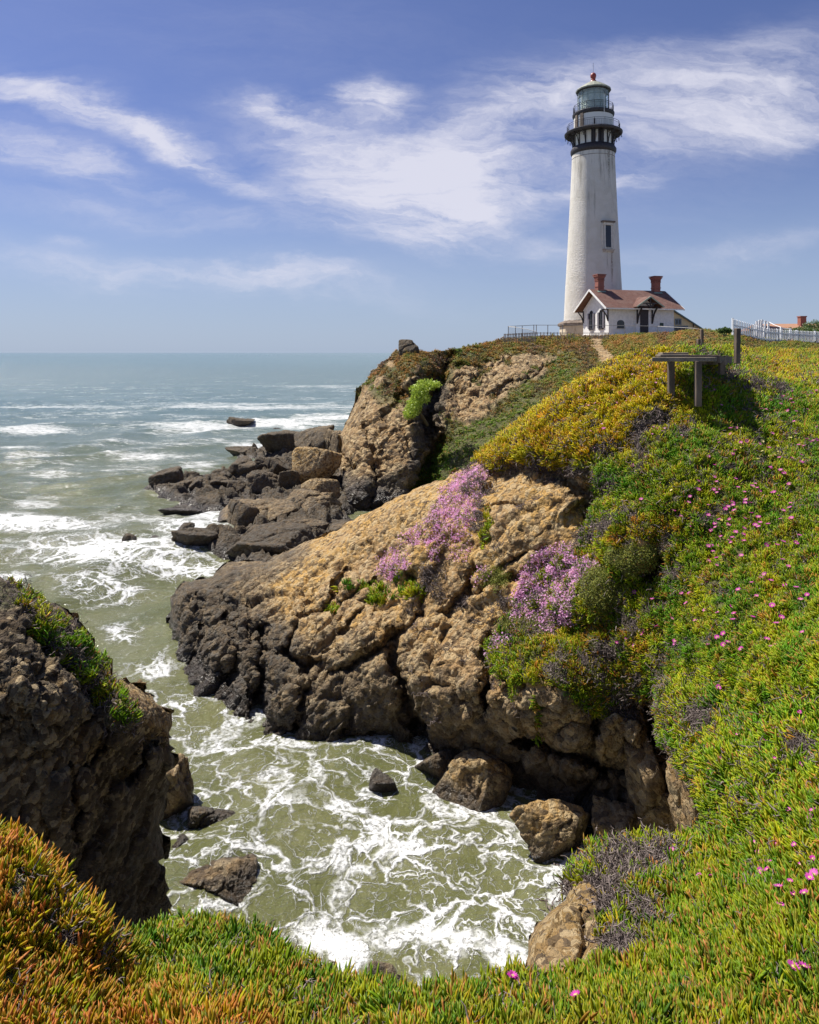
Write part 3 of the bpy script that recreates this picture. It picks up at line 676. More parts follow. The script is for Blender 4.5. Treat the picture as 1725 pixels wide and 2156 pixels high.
    far = n.ss(n.m('ADD', n.m('MULTIPLY', de, .48), n.m('ADD', st, n.m('MULTIPLY', n.m('SUBTRACT', st2, .5), .35))), .58, .78)
    far = n.m('MULTIPLY', far, n.ss(n.m('ADD', n.noise(n.vm('MULTIPLY', co, (.9, 3.2, 1)), 1.0, 7, .75), n.m('MULTIPLY', de, .12)), .40, .62))
    foam = n.m('ADD', n.m('MULTIPLY', near, n.m('SUBTRACT', 1.0, k)), n.m('MULTIPLY', n.m('MULTIPLY', far, k), .9))
    foam = n.m('MINIMUM', foam, 1.0)
    deep = n.ss(yy, 25, 130)
    mud = n.mix(n.ss(big, .35, .65), (.100, .107, .036), (.145, .146, .060))
    wc = n.mix(deep, mud, (.10, .155, .138))
    wc = n.mix(n.ss(yy, 140, 900), wc, (.115, .185, .18))
    # thin stirred-in bubbles brighten the water next to the foam
    wc = n.mix(n.m('MULTIPLY', n.ss(n.m('ADD', de, n.m('MULTIPLY', n.m('SUBTRACT', blot, .5), .9)), .3, 1.2), .35), wc, (.36, .38, .28))
    n.put(b.inputs['Base Color'], n.mix(foam, wc, (.72, .73, .72)))
    n.put(b.inputs['Roughness'], n.m('ADD', n.m('MULTIPLY', foam, .5), n.m('ADD', .07, n.m('MULTIPLY', deep, .10))))
    b.inputs['IOR'].default_value = 1.33
    n.put(b.inputs['Specular IOR Level'], n.m('SUBTRACT', n.m('SUBTRACT', .5, n.m('MULTIPLY', n.ss(yy, 80, 1500), .22)), n.m('MULTIPLY', foam, .25)))
    r1 = n.noise(n.vm('MULTIPLY', co, (1, 1.3, 1)), 3.2, 7, .62); r2 = n.noise(n.vm('MULTIPLY', co, (.10, .22, 1)), 1, 8, .66)
    h = n.m('ADD', n.m('MULTIPLY', r1, n.m('SUBTRACT', 1.0, n.m('MULTIPLY', deep, .4))), n.m('MULTIPLY', r2, n.m('MULTIPLY', n.ss(yy, 20, 300), 20.0)))
    nb = n.bump(h, .09, 1.0)
    nb = n.bump(n.m('ADD', foam, n.m('MULTIPLY', fine, n.m('MULTIPLY', foam, .6))), .035, .8, nb)
    n.put(b.inputs['Normal'], nb)
    o = mesh_np('sea', P.reshape(-1, 3), Fc, m, attrs={'foam': den})
    tag(o, kind='structure')
sea()

# ------------------------------------------------------------------ plants that cover the ground
SRC = bpy.data.collections.new('plant_sources')           # not linked to the scene: only used as instances
def src_mesh(name, vs, fs, mat, at=None):
    me = bpy.data.meshes.new(name); me.from_pydata(vs, [], fs); me.materials.append(mat); me.update()
    me.polygons.foreach_set('use_smooth', [True] * len(fs))
    for k, v in (at or {}).items():
        a = me.attributes.new(k, 'FLOAT', 'POINT'); a.data.foreach_set('value', v)
    o = bpy.data.objects.new(name, me); SRC.objects.link(o); return o
def leaf_tuft(seed, n=13, R=.055, L=(.05, .095), th=.0085, mat=None, curl=.25, tilt=(.1, .85), rings=4):
    r = random.Random(seed); vs = []; fs = []; tf = []; lr = []
    for i in range(n):
        a = r.uniform(0, 6.283); rad = R * math.sqrt(r.random()); b = Vector((math.cos(a) * rad, math.sin(a) * rad, -.02))
        az = a + r.gauss(0, .9); ti = r.uniform(*tilt) * (.35 + .65 * rad / R); d = Vector((math.sin(ti) * math.cos(az), math.sin(ti) * math.sin(az), math.cos(ti)))
        ln = r.uniform(*L) + .02; t = th * r.uniform(.8, 1.2); side = d.cross(Vector((0, 0, 1))).normalized(); up = side.cross(d); q = r.random(); p = b.copy(); s0 = len(vs)
        for k in range(rings):
            f = k / rings; w_ = t * (1 - .55 * f ** 2.2) * (.85 + .5 * min(f * 3, 1) * .3)
            for j in range(3):
                an = 2.094 * j + 1.57; v = p + (side * math.cos(an) + up * math.sin(an)) * w_
                vs.append(tuple(v)); tf.append(f); lr.append(q)
            dd = (d + up * curl * (f - .3)).normalized() ; p = p + dd * ln / rings
        vs.append(tuple(p)); tf.append(1.0); lr.append(q)
        for k in range(rings - 1):
            for j in range(3): fs.append((s0 + 3 * k + j, s0 + 3 * k + (j + 1) % 3, s0 + 3 * k + 3 + (j + 1) % 3, s0 + 3 * k + 3 + j))
        tp = s0 + 3 * rings
        for j in range(3): fs.append((s0 + 3 * (rings - 1) + j, s0 + 3 * (rings - 1) + (j + 1) % 3, tp))
    return src_mesh('leaf_tuft_source', vs, fs, mat, {'tf': tf, 'lr': lr})
def twig_tuft(seed, n=14, R=.07, mat=None, th=.0032):
    r = random.Random(seed); vs = []; fs = []; lr = []
    for i in range(n):
        p = Vector((r.gauss(0, R * .6), r.gauss(0, R * .6), r.uniform(-.01, .02))); d = Vector((r.gauss(0, 1), r.gauss(0, 1), r.uniform(.1, 1.1))).normalized(); s0 = len(vs); q = r.random()
        for k in range(5):
            side = d.cross(Vector((0, .1, 1))).normalized(); up = side.cross(d); t = th * (1.3 - .2 * k) * (.7 + q * .8)
            for j in range(3):
                an = 2.094 * j; vs.append(tuple(p + (side * math.cos(an) + up * math.sin(an)) * t)); lr.append(q)
            p = p + d * r.uniform(.014, .026); d = (d + Vector((r.gauss(0, .7), r.gauss(0, .7), r.gauss(-.25, .6)))).normalized()
        for k in range(4):
            for j in range(3): fs.append((s0 + 3 * k + j, s0 + 3 * k + (j + 1) % 3, s0 + 3 * k + 3 + (j + 1) % 3, s0 + 3 * k + 3 + j))
    return src_mesh('twig_tuft_source', vs, fs, mat, {'lr': lr, 'tf': [.5] * len(vs)})
def cushion_tuft(seed, mat, n=26, R=.05):
    r = random.Random(seed); vs = []; fs = []; lr = []; tf = []
    for i in range(n):
        p = Vector((r.gauss(0, R * .6), r.gauss(0, R * .6), r.uniform(0, .035))); a = r.uniform(0, 6.28); ln = r.uniform(.008, .016)
        d = Vector((math.cos(a), math.sin(a), r.uniform(.2, 1.6))).normalized(); s = d.cross(Vector((0, 0, 1))).normalized() * ln * .45; s0 = len(vs); q = r.random()
        vs += [tuple(p - s), tuple(p + s), tuple(p + d * ln * 1.4)]; fs.append((s0, s0 + 1, s0 + 2)); lr += [q] * 3; tf += [0, 0, 1]
    return src_mesh('cushion_source', vs, fs, mat, {'lr': lr, 'tf': tf})

def plant_mat(name, transl=.3, rough=.45, tips=True, dead=False):
    m, n, b = newmat(name); out = n.n['Material Output']
    t = n.attr('tint', 'Color', 'INSTANCER'); tf = n.attr('tf'); lr = n.attr('lr'); rd = n.attr('redtip', 'Fac', 'INSTANCER')
    if dead:
        c = n.mix(lr, (.04, .03, .026), (.34, .28, .24)); c = n.mix(.4, c, t, 'MIX')
    else:
        c = n.mix(n.ss(lr, .65, 1.0), t, n.mix(.45, t, (.40, .36, .03)))
        c = n.mix(n.ss(lr, .25, .0), c, n.mix(.6, t, (.025, .085, .008)))
        c = n.mix(n.m('MULTIPLY', n.ss(lr, .93, .95), .8), c, (.55, .22, .07))
        c = n.mix(n.m('MULTIPLY', n.m('MULTIPLY', n.ss(tf, .35, 1.0), rd), n.ss(lr, .1, .6)), c, (.55, .13, .035))
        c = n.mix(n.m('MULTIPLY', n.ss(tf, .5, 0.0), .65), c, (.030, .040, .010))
    n.put(b.inputs['Base Color'], c); b.inputs['Roughness'].default_value = rough
    b.inputs['Specular IOR Level'].default_value = .22
    if transl:
        tr = n.new('ShaderNodeBsdfTranslucent'); n.put(tr.inputs['Color'], n.mix(.5, c, n.mix(1.0, c, (1.5, 1.4, .5), 'MULTIPLY')))
        mx = n.new('ShaderNodeMixShader'); mx.inputs[0].default_value = transl
        n.l.new(b.outputs[0], mx.inputs[1]); n.l.new(tr.outputs[0], mx.inputs[2]); n.l.new(mx.outputs[0], out.inputs['Surface'])
    return m
M_leaf = plant_mat('ice_plant_leaf'); M_dead = plant_mat('dead_stems', 0, .9, dead=True); M_cush = plant_mat('cushion_leaf', .2, .6)

def petal_mat(name, col, cen, var=.3):
    m, n, b = newmat(name); out = n.n['Material Output']
    cf = n.attr('cf'); r = n.new('ShaderNodeObjectInfo').outputs['Random']
    c = n.mix(n.m('MULTIPLY', r, var), col, (.9, .8, .9)); c = n.mix(n.ss(cf, .45, .2), c, cen)
    n.put(b.inputs['Base Color'], c); b.inputs['Roughness'].default_value = .55
    tr = n.new('ShaderNodeBsdfTranslucent'); n.put(tr.inputs['Color'], c); mx = n.new('ShaderNodeMixShader'); mx.inputs[0].default_value = .35
    n.l.new(b.outputs[0], mx.inputs[1]); n.l.new(tr.outputs[0], mx.inputs[2]); n.l.new(mx.outputs[0], out.inputs['Surface'])
    return m
def flower_mesh(name, mat, R=.026, n=22, seed=0, stem=True, cup=.25):
    r = random.Random(seed); vs = []; fs = []; cf = []
    for i in range(n):
        a = 6.2832 * i / n + r.gauss(0, .08); L = R * r.uniform(.85, 1.08); z = cup * R * (1 + .5 * (i % 2)); w_ = R * .17; d = Vector((math.cos(a), math.sin(a), 0)); s = Vector((-d.y, d.x, 0)) * w_
        s0 = len(vs); vs += [tuple(d * R * .12 - s * .5), tuple(d * R * .12 + s * .5), tuple(d * L * .65 + s + Vector((0, 0, z * .5))), tuple(d * L + Vector((0, 0, z))), tuple(d * L * .65 - s + Vector((0, 0, z * .5)))]
        cf += [.1, .1, .65, 1, .65]; fs.append((s0, s0 + 1, s0 + 2, s0 + 3, s0 + 4))
    for zz, rr in ((.25, .27),):
        s0 = len(vs)
        for i in range(10): a = .6283 * i; vs.append((math.cos(a) * R * rr, math.sin(a) * R * rr, R * .06)); cf.append(.15)
        vs.append((0, 0, R * zz)); cf.append(0)
        for i in range(10): fs.append((s0 + i, s0 + (i + 1) % 10, s0 + 10))
    if stem:
        s0 = len(vs)
        for zc, rr in ((.0, .3), (-R * .9, .22), (-R * 2.2, .1)):
            for i in range(6): a = 1.047 * i; vs.append((math.cos(a) * R * rr, math.sin(a) * R * rr, zc)); cf.append(.9)
        st = len(fs)
        for k in range(2):
            for i in range(6): fs.append((s0 + 6 * k + i, s0 + 6 * k + (i + 1) % 6, s0 + 6 * k + 6 + (i + 1) % 6, s0 + 6 * k + 6 + i))
    me = bpy.data.meshes.new(name); me.from_pydata(vs, [], fs); me.materials.append(mat)
    if stem:
        me.materials.append(M_sep)
        for i in range(st, len(fs)): me.polygons[i].material_index = 1
    me.update(); a = me.attributes.new('cf', 'FLOAT', 'POINT'); a.data.foreach_set('value', cf)
    return me
M_sep, _n, _b = newmat('flower_stem'); _n.put(_b.inputs['Base Color'], (.10, .17, .03))
M_mag = petal_mat('magenta_petal', (.62, .012, .42), (.75, .62, .25), .12)
M_pink = petal_mat('pink_petal', (.72, .19, .52), (.8, .6, .5), .5)
M_yel = petal_mat('yellow_petal', (.80, .72, .16), (.8, .6, .1), .3)
M_lil = petal_mat('lilac_petal', (.95, .44, .82), (.75, .45, .6), .5)

TUFTS = [leaf_tuft(s, mat=M_leaf) for s in (1, 2, 3, 4)]
FTUFTS = [leaf_tuft(s + 10, n=9, R=.06, th=.012, mat=M_leaf, rings=3, tilt=(.2, 1.0)) for s in (1, 2, 3)]
TWIGS = [twig_tuft(s, mat=M_dead) for s in (1, 2, 3)]
CUSH = [cushion_tuft(s, M_cush) for s in (1, 2)]
def flower_tuft(seed):
    r = random.Random(seed); me = flower_mesh('lilac_flower_source', M_lil, R=.013, n=9, seed=seed, stem=False); V0 = [v.co.copy() for v in me.vertices]; P0 = [tuple(p.vertices) for p in me.polygons]
    c0 = [a.value for a in me.attributes['cf'].data]; vs = []; fs = []; cf = []
    for i in range(7):
        M = Matrix.Translation((r.gauss(0, .035), r.gauss(0, .035), r.uniform(.01, .04))) @ Euler((r.gauss(0, .5), r.gauss(0, .5), r.uniform(0, 6))).to_matrix().to_4x4(); s0 = len(vs)
        vs += [tuple(M @ v) for v in V0]; fs += [tuple(s0 + j for j in p) for p in P0]; cf += c0
    return src_mesh('lilac_cluster_source', vs, fs, M_lil, {'cf': cf})
LIL = [flower_tuft(s) for s in (1, 2, 3)]

def instances(name, P, rot, scl, tint, red, srcs, parent=None):
    me = bpy.data.meshes.new(name); n = len(P); me.vertices.add(n); me.vertices.foreach_set('co', np.asarray(P, np.float32).ravel())
    a = me.attributes.new('rot', 'FLOAT_VECTOR', 'POINT'); a.data.foreach_set('vector', np.asarray(rot, np.float32).ravel())
    a = me.attributes.new('scl', 'FLOAT', 'POINT'); a.data.foreach_set('value', np.asarray(scl, np.float32))
    a = me.attributes.new('idx', 'INT', 'POINT'); a.data.foreach_set('value', np.random.default_rng(5).integers(0, len(srcs), n).astype(np.int32))
    a = me.attributes.new('redtip', 'FLOAT', 'POINT'); a.data.foreach_set('value', np.asarray(red, np.float32))
    a = me.attributes.new('tint', 'FLOAT_COLOR', 'POINT'); a.data.foreach_set('color', np.concatenate([tint, np.ones((n, 1))], 1).astype(np.float32).ravel())
    o = bpy.data.objects.new(name, me); C.objects.link(o)
    g = bpy.data.node_groups.new(name + '_nodes', 'GeometryNodeTree'); g.interface.new_socket('Geometry', in_out='INPUT', socket_type='NodeSocketGeometry'); g.interface.new_socket('Geometry', in_out='OUTPUT', socket_type='NodeSocketGeometry')
    N = g.nodes; L = g.links; gi = N.new('NodeGroupInput'); go = N.new('NodeGroupOutput'); ip = N.new('GeometryNodeInstanceOnPoints'); L.new(gi.outputs[0], ip.inputs['Points'])
    jg = N.new('GeometryNodeJoinGeometry')
    for s in srcs[::-1]:
        oi = N.new('GeometryNodeObjectInfo'); oi.inputs['Object'].default_value = s; oi.inputs['As Instance'].default_value = True; L.new(oi.outputs['Geometry'], jg.inputs[0])
    L.new(jg.outputs[0], ip.inputs['Instance']); ip.inputs['Pick Instance'].default_value = True
    def na(nm, dt):
        x = N.new('GeometryNodeInputNamedAttribute'); x.data_type = dt; x.inputs[0].default_value = nm; return x.outputs[0]
    L.new(na('idx', 'INT'), ip.inputs['Instance Index'])
    er = N.new('FunctionNodeEulerToRotation'); L.new(na('rot', 'FLOAT_VECTOR'), er.inputs[0]); L.new(er.outputs[0], ip.inputs['Rotation'])
    L.new(na('scl', 'FLOAT'), ip.inputs['Scale']); L.new(ip.outputs[0], go.inputs[0])
    md = o.modifiers.new('scatter', 'NODES'); md.node_group = g
    return o
def eulers(nrm, spin):
    """rotation turning +Z onto nrm after a spin about Z, as XYZ euler angles"""
    z = nrm / (np.linalg.norm(nrm, axis=1, keepdims=True) + 1e-9); h = np.where(np.abs(z[:, :1]) > .9, np.array([[0, 1., 0]]), np.array([[1., 0, 0]]))
    x = np.cross(h, z); x /= np.linalg.norm(x, axis=1, keepdims=True); y = np.cross(z, x)
    c, s = np.cos(spin)[:, None], np.sin(spin)[:, None]; x2 = x * c + y * s; y2 = -x * s + y * c
    ry = -np.arcsin(np.clip(x2[:, 2], -1, 1)); rx = np.arctan2(y2[:, 2], z[:, 2]); rz = np.arctan2(x2[:, 1], x2[:, 0])
    return np.stack([rx, ry, rz], 1)
RNG = np.random.default_rng(11)
def scatter(sh, dens, up=.5, jit=.38, maxn=400000, vis=None):
    """dens(X,Y,P,N): plants per square metre on each cell; returns points, normals, picture positions, distances"""
    P = sh.P; a = P[:-1, :-1]; b = P[:-1, 1:]; c = P[1:, :-1]; d = P[1:, 1:]
    A = .5 * (np.linalg.norm(np.cross(b - a, c - a), axis=-1) + np.linalg.norm(np.cross(b - d, c - d), axis=-1))
    X = sh.X[:-1, :-1]; Y = sh.Yv[:-1, :-1]; lam = np.clip(A * dens(X, Y, a, sh.N[:-1, :-1]) * sh.cell, 0, 30)
    n = RNG.poisson(lam); i, j = np.nonzero(n); r = np.repeat(np.arange(len(i)), n[i, j]); i = i[r]; j = j[r]
    u = RNG.random(len(i))[:, None]; v = RNG.random(len(i))[:, None]
    Pt = (a[i, j] * (1 - u) + b[i, j] * u) * (1 - v) + (c[i, j] * (1 - u) + d[i, j] * u) * v
    N = sh.N[i, j] * (1 - up) + np.array([0, 0, up]) + RNG.normal(0, jit, (len(i), 3))
    return Pt, N, sh.X[i, j] + 2 * u[:, 0], sh.Yv[i, j] + 2 * v[:, 0], Pt[:, 1]

# dried-out patches (x, y, rx, ry)
DEADL = [(1005,1060,15,95),(1060,985,46,14),(1150,975,46,20),(1225,985,40,18),(1380,890,42,28),(1345,925,36,30),(1359,967,18,32),(1522,1080,24,17),(1493,1098,24,14),(1639,973,18,11),(1636,824,42,16),(1578,821,26,22),(1530,800,26,18),
 (1382,1286,20,24),(1415,1277,20,14),(1345,1315,30,20),(1290,1371,42,28),(1316,1474,38,55),(1254,1400,30,42),(1355,1420,15,32),(1399,1425,10,48),(1472,1517,20,34),(1545,1264,14,24),(1704,1575,42,20),(1520,1360,20,9),(1180,1420,34,30),(1140,1330,50,28),
 (1330,1825,110,34),(1275,1900,70,60),(1315,2000,56,55),(1180,1870,30,30),(1395,1800,50,14),(1360,1930,40,40),(22,1856,30,22),(86,1886,52,18),(142,1882,40,12),(210,2014,30,12),(142,1973,42,28),(225,1972,12,40),(505,2009,50,11),(454,2120,22,20),(82,2113,15,14),(226,2077,22,10),(637,2047,16,8),
 (1112,2110,24,32),(624,2122,26,12),(1152,2080,16,10),(1367,2087,28,16),(1460,2110,20,14),(1105,2125,22,14),(1540,1986,18,8),(905,1215,24,50),(1290,1110,28,22),(1255,1135,20,20),(1300,1020,26,14),(1440,915,22,14),(1280,950,30,16),(1340,1100,18,20),(1460,1000,12,14),(1600,905,16,9),(1660,1100,14,10),(1445,1215,20,26),(1420,1140,14,30),
 (1060,1265,20,24),(1230,1130,14,34),(1170,985,14,40),(985,1010,12,30),(1400,1480,12,40)]
def deadness(X, Y):
    wb = wob2(X, Y, 12, 22, 101); x = X + wb[0]; y = Y + wb[1]; d = 0 * X
    for cx, cy, rx, ry in DEADL: d = np.maximum(d, np.exp(-(((x - cx) / rx) ** 2 + ((y - cy) / ry) ** 2) * 1.35))
    sp = fbm(np.stack([X / 26, Y / 18, 0 * X], -1), 1, 3, 103)
    return np.clip(sstep(d, .28, .62) + sstep(sp, .42, .56) * .8 * sstep(Y, 2500, 1500) + .35 * sstep(sp, .38, .5), 0, 1)
def tints(X, Y, P):
    n = len(X); Q = np.stack([X, Y, 0 * X], -1)
    yel = polymask(X, Y, [(960,1010),(1000,960),(1180,810),(1300,745),(1440,740),(1430,820),(1420,900),(1330,960),(1180,985),(1060,985)], 30)
    org = polymask(X, Y, [(-200,1600),(0,1700),(160,1830),(260,1960),(250,2060),(380,2120),(560,2140),(620,2500),(-200,2500)], 40)
    org2 = np.maximum(.45 * polymask(X, Y, [(1540,730),(1960,730),(1960,815),(1600,800)], 14), .55 * polymask(X, Y, [(1080,1300),(1250,1280),(1420,1330),(1350,1450),(1200,1460),(1100,1400)], 30))
    org2 = np.maximum(org2, .7 * polymask(X, Y, [(1300,1130),(1420,1080),(1440,1180),(1330,1190)], 20)); org2 = np.maximum(org2, .22 * sstep(Y, 2090, 2200))
    f1 = fbm(Q / 70, 1, 4, 111); f2 = fbm(Q / 16, 1, 3, 113); rr = RNG.random(n)
    g = np.array([.15, .31, .008]); y = np.array([.60, .55, .008]); o = np.array([.68, .34, .012]); dg = np.array([.085, .26, .012]); rd = np.array([.58, .17, .06])
    ym = np.clip(.26 + .6 * f1 + .5 * f2 + .85 * yel + .35 * org + .3 * org2 + (rr - .5) * .35, 0, 1)[:, None]
    t = g * (1 - ym) + y * ym; om = np.clip(-.30 + .5 * f2 + .36 * org + .50 * org2 + .40 * yel + (RNG.random(n) - .5) * .55, 0, .85)[:, None]; t = t * (1 - om) + o * om
    dm = np.clip(-f1 * 1.2 + .1 - yel - org + (RNG.random(n) - .5) * .4, 0, 1)[:, None]; t = t * (1 - dm) + dg * dm
    rm = ((RNG.random(n) < .05 + .10 * org + .12 * org2)[:, None]) * .6; t = t * (1 - rm) + rd * rm
    red = np.clip(.06 + .62 * org + .5 * org2 + .2 * yel + .3 * f2, 0, .8)
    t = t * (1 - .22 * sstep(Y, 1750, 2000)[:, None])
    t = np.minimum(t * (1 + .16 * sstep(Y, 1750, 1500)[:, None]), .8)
    return t * (.65 + .6 * RNG.random((n, 1))), red

def put_plants(name, label, cat, packs, srcs, tfun):
    P = np.concatenate([p[0] for p in packs]); N = np.concatenate([p[1] for p in packs]); X = np.concatenate([p[2] for p in packs]); Y = np.concatenate([p[3] for p in packs]); s = np.concatenate([p[4] for p in packs])
    t, r = tfun(X, Y, P); o = instances(name, P, eulers(N, RNG.random(len(P)) * 6.28), s, t, r, srcs); tag(o, label, cat, kind='stuff'); print(name, len(P)); return o
def pk(sc, scale): P, N, X, Y, D = sc; s = scale(D) * RNG.uniform(.6, 1.4, len(D)); return P, N, X, Y, s
# fleshy leaves
cush = [(1285,1240,56,44),(1335,1170,40,20),(1045,1220,26,22),(1100,1320,50,16)]
def cushm(X, Y):
    wb = wob2(X, Y, 6, 18, 121); d = 0 * X
    for cx, cy, rx, ry in cush: d = np.maximum(d, 1 - ((X + wb[0] - cx) / rx) ** 2 - ((Y + wb[1] - cy) / ry) ** 2)
    return sstep(d, 0, .25)
XTRA = [(760,1235,55,10),(800,1258,30,14),(870,1240,36,16),(700,1275,14,8),(840,1205,14,10),(1130,1510,8,40),(1085,1450,10,26),(1180,1380,50,40),(1060,1360,30,14),(1245,1330,60,60),(1020,1120,7,60)]   # sprigs on the bare rock
def xtra(X, Y):
    wb = wob2(X, Y, 8, 16, 123); d = 0 * X
    for cx, cy, rx, ry in XTRA: d = np.maximum(d, 1 - ((X + wb[0] - cx) / rx) ** 2 - ((Y + wb[1] - cy) / ry) ** 2)
    return sstep(d, 0, .3) * .7
LILP = [[(1025,968),(1000,985),(965,1000),(930,1040),(905,1090),(895,1140),(925,1145),(975,1125),(1000,1090),(1008,1040),(1022,1000)],[(905,1150),(925,1150),(915,1175),(895,1175)],[(788,1197),(800,1172),(832,1158),(860,1165),(864,1195),(845,1200),(835,1215),(818,1225),(800,1200)],
 [(840,1150),(850,1120),(880,1103),(902,1105),(890,1130),(858,1148)],[(1075,1300),(1085,1250),(1100,1200),(1140,1158),(1180,1145),(1210,1155),(1220,1170),(1262,1180),(1265,1205),(1240,1220),(1230,1260),(1210,1300),(1160,1320),(1110,1310)],
 [(1028,1360),(1050,1340),(1095,1325),(1100,1345),(1085,1375),(1050,1392),(1030,1385)],[(1000,1218),(1020,1200),(1035,1205),(1020,1222)],[(1085,1300),(1130,1285),(1215,1290),(1200,1330),(1150,1340),(1090,1320)],[(1240,1115),(1260,1100),(1270,1150),(1245,1160)],[(930,1150),(990,1130),(985,1180),(940,1185)]]
LILW = [1,.9,1,.75,1.6,.9,.8,.9,.5,.35]
def lil(X, Y):
    wb = wob2(X, Y, 6, 16, 141); r = 0 * X; sp = sstep(fbm(np.stack([X / 12, Y / 12, 0 * X], -1), 1, 3, 143), -.22, .08)
    for p, w_ in zip(LILP, LILW): r = np.maximum(r, w_ * polymask(X, Y, p, 5, wb) * (sp * .85 + .15))
    return r
lv12 = lambda X, Y, P, N: np.clip(veg12(X, Y) ** 2 * (1 - cushm(X, Y)) + xtra(X, Y), 0, 1) * (1 - .97 * lil(X, Y)) * (1 - deadness(X, Y) * .93) * np.clip(190 * (13 / P[..., 1]) ** 1.3, 60, 300)
lv3 = lambda X, Y, P, N: veg3(X, Y) ** 2 * (1 - deadness(X, Y) * .93) * np.clip(330 * (5 / P[..., 1]) ** 1.1, 170, 520)
OUTM = lambda X: (X > -60) & (X < 1800)
s12 = lambda D: 1.05 * np.clip(D / 13, .9, 1.9)
s3 = lambda D: np.clip(.40 + D / 9, .70, 1.25)
v5 = lambda X, Y: sstep(fbm(np.stack([X / 22, Y / 22, 0 * X], -1), 1, 3, 131), .09, .22) * polymask(X, Y, [(20,1225),(60,1245),(130,1310),(200,1380),(240,1440),(285,1525),(250,1520),(215,1470),(150,1410),(90,1345),(30,1290)], 8)
lv5 = lambda X, Y, P, N: v5(X, Y) * 330
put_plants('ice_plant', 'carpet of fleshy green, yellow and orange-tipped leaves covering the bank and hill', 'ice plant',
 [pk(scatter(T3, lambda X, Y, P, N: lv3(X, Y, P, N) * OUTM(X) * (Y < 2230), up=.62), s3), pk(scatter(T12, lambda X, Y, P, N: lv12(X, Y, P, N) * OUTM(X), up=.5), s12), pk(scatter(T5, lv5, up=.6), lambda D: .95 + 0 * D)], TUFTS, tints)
def dtint(X, Y, P):
    n = len(X); a = RNG.random((n, 1)); return np.array([.20, .155, .15]) * (1 - a) + np.array([.06, .045, .05]) * a, np.zeros(n)
dd5 = lambda X, Y: polymask(X, Y, P5V, 12) * .3
put_plants('dry_stems', 'tangles of dead grey brown stems among the leafy carpet', 'dry stems',
 [pk(scatter(T3, lambda X, Y, P, N: (np.clip(veg3(X, Y) + .25, 0, 1) * deadness(X, Y) * 420 + 25) * OUTM(X) * (Y < 2230) * (veg3(X, Y) > .05), up=.35), lambda D: np.clip(D / 5, .7, 1.5)),
  pk(scatter(T12, lambda X, Y, P, N: (np.clip(veg12(X, Y) + .8 * sstep(deadness(X, Y), .6, 1) * (X > 860) * (Y < 1540), 0, 1) * (1 - lil(X, Y)) * deadness(X, Y) * 115 * (14 / P[..., 1]) + 12 * veg12(X, Y)) * OUTM(X), up=.1), lambda D: np.clip(D / 9, 1.1, 2.2)),
  pk(scatter(T5, lambda X, Y, P, N: dd5(X, Y) * 120, up=.3), lambda D: 1.2 + 0 * D)], TWIGS, dtint)
def ctint(X, Y, P):
    n = len(X); a = RNG.random((n, 1)); return np.array([.22, .26, .05]) * (1 - a) + np.array([.36, .36, .08]) * a, np.zeros(n)
put_plants('cushion_plant', 'low olive green cushions of tiny leaves on the rock face', 'cushion plant',
 [pk(scatter(T12, lambda X, Y, P, N: (cushm(X, Y) * 380 + lil(X, Y) * 60), up=.2), lambda D: 1.7 + 0 * D)], CUSH, ctint)
put_plants('pink_blossom', 'dense drifts of tiny pink blossom spilling down the tan rock', 'pink blossom',
 [pk(scatter(T12, lambda X, Y, P, N: lil(X, Y) * 230, up=.25), lambda D: 1.6 + 0 * D)], LIL, ctint)
# the far hillside: clumps instead of single leaves
def lv4(X, Y, P, N):
    far = np.clip(1 - rock4(X, Y), 0, 1); pth = polymask(X, Y, PATH, 1.5, wob2(X, Y, 2.2, 12, 85)); Q = np.stack([X / 20, Y / 13, 0 * X], -1)
    dg = .35 + .65 * sstep(fbm(Q, 1, 3, 151), -.5, -.1)
    return far ** 2 * (1 - pth) * 13 * dg * (Y < 1060) * OUTM(X)
def tints4(X, Y, P):
    n = len(X); Q = np.stack([X, Y * 1.5, 0 * X], -1); f1 = fbm(Q / 60, 1, 4, 161); f2 = fbm(Q / 18, 1, 3, 163)
    org = polymask(X, Y, [(1060,700),(1500,690),(1480,735),(1340,745),(1200,760),(1000,790),(950,740)], 20) * .55 + .75 * polymask(X, Y, [(760,730),(950,720),(950,800),(860,860),(780,800)], 15)
    green = polymask(X, Y, [(870,1030),(880,1000),(980,910),(1100,860),(1000,960),(950,1010)], 30)
    g = np.array([.13, .25, .022]); o = np.array([.42, .22, .04]); pu = np.array([.12, .075, .07]); y = np.array([.36, .32, .03]); br = np.array([.17, .34, .02])
    om = np.clip(org + .8 * f2 + (RNG.random(n) - .5) * .7 - green, 0, .9)[:, None]; ym = np.clip(.3 + f1 - .4 * green, 0, 1)[:, None]
    pm = np.clip(.1 + 1.4 * f1 * 1 + (RNG.random(n) - .5) * .8 + .25 * org - .8 * green - .1, 0, .95)[:, None]
    t = g * (1 - ym) + y * ym; t = t * (1 - om) + o * om; t = t * (1 - pm) + pu * pm; t = t * (1 - .8 * green[:, None]) + br * .8 * green[:, None]
    return t * (.8 + .4 * RNG.random((n, 1))), np.clip(.2 + f2, 0, .6)
FAR = [leaf_tuft(s + 30, n=22, R=.085, L=(.03, .06), th=.011, mat=M_leaf, rings=2, tilt=(.2, 1.2)) for s in (1, 2, 3)]
put_plants('ground_cover', 'patchy green, rust and purple ground cover on the lighthouse headland', 'ground cover',
 [pk(scatter(T4, lv4, up=.35), lambda D: 1.9 * np.clip(D / 50, .8, 1.5))], FAR, tints4)

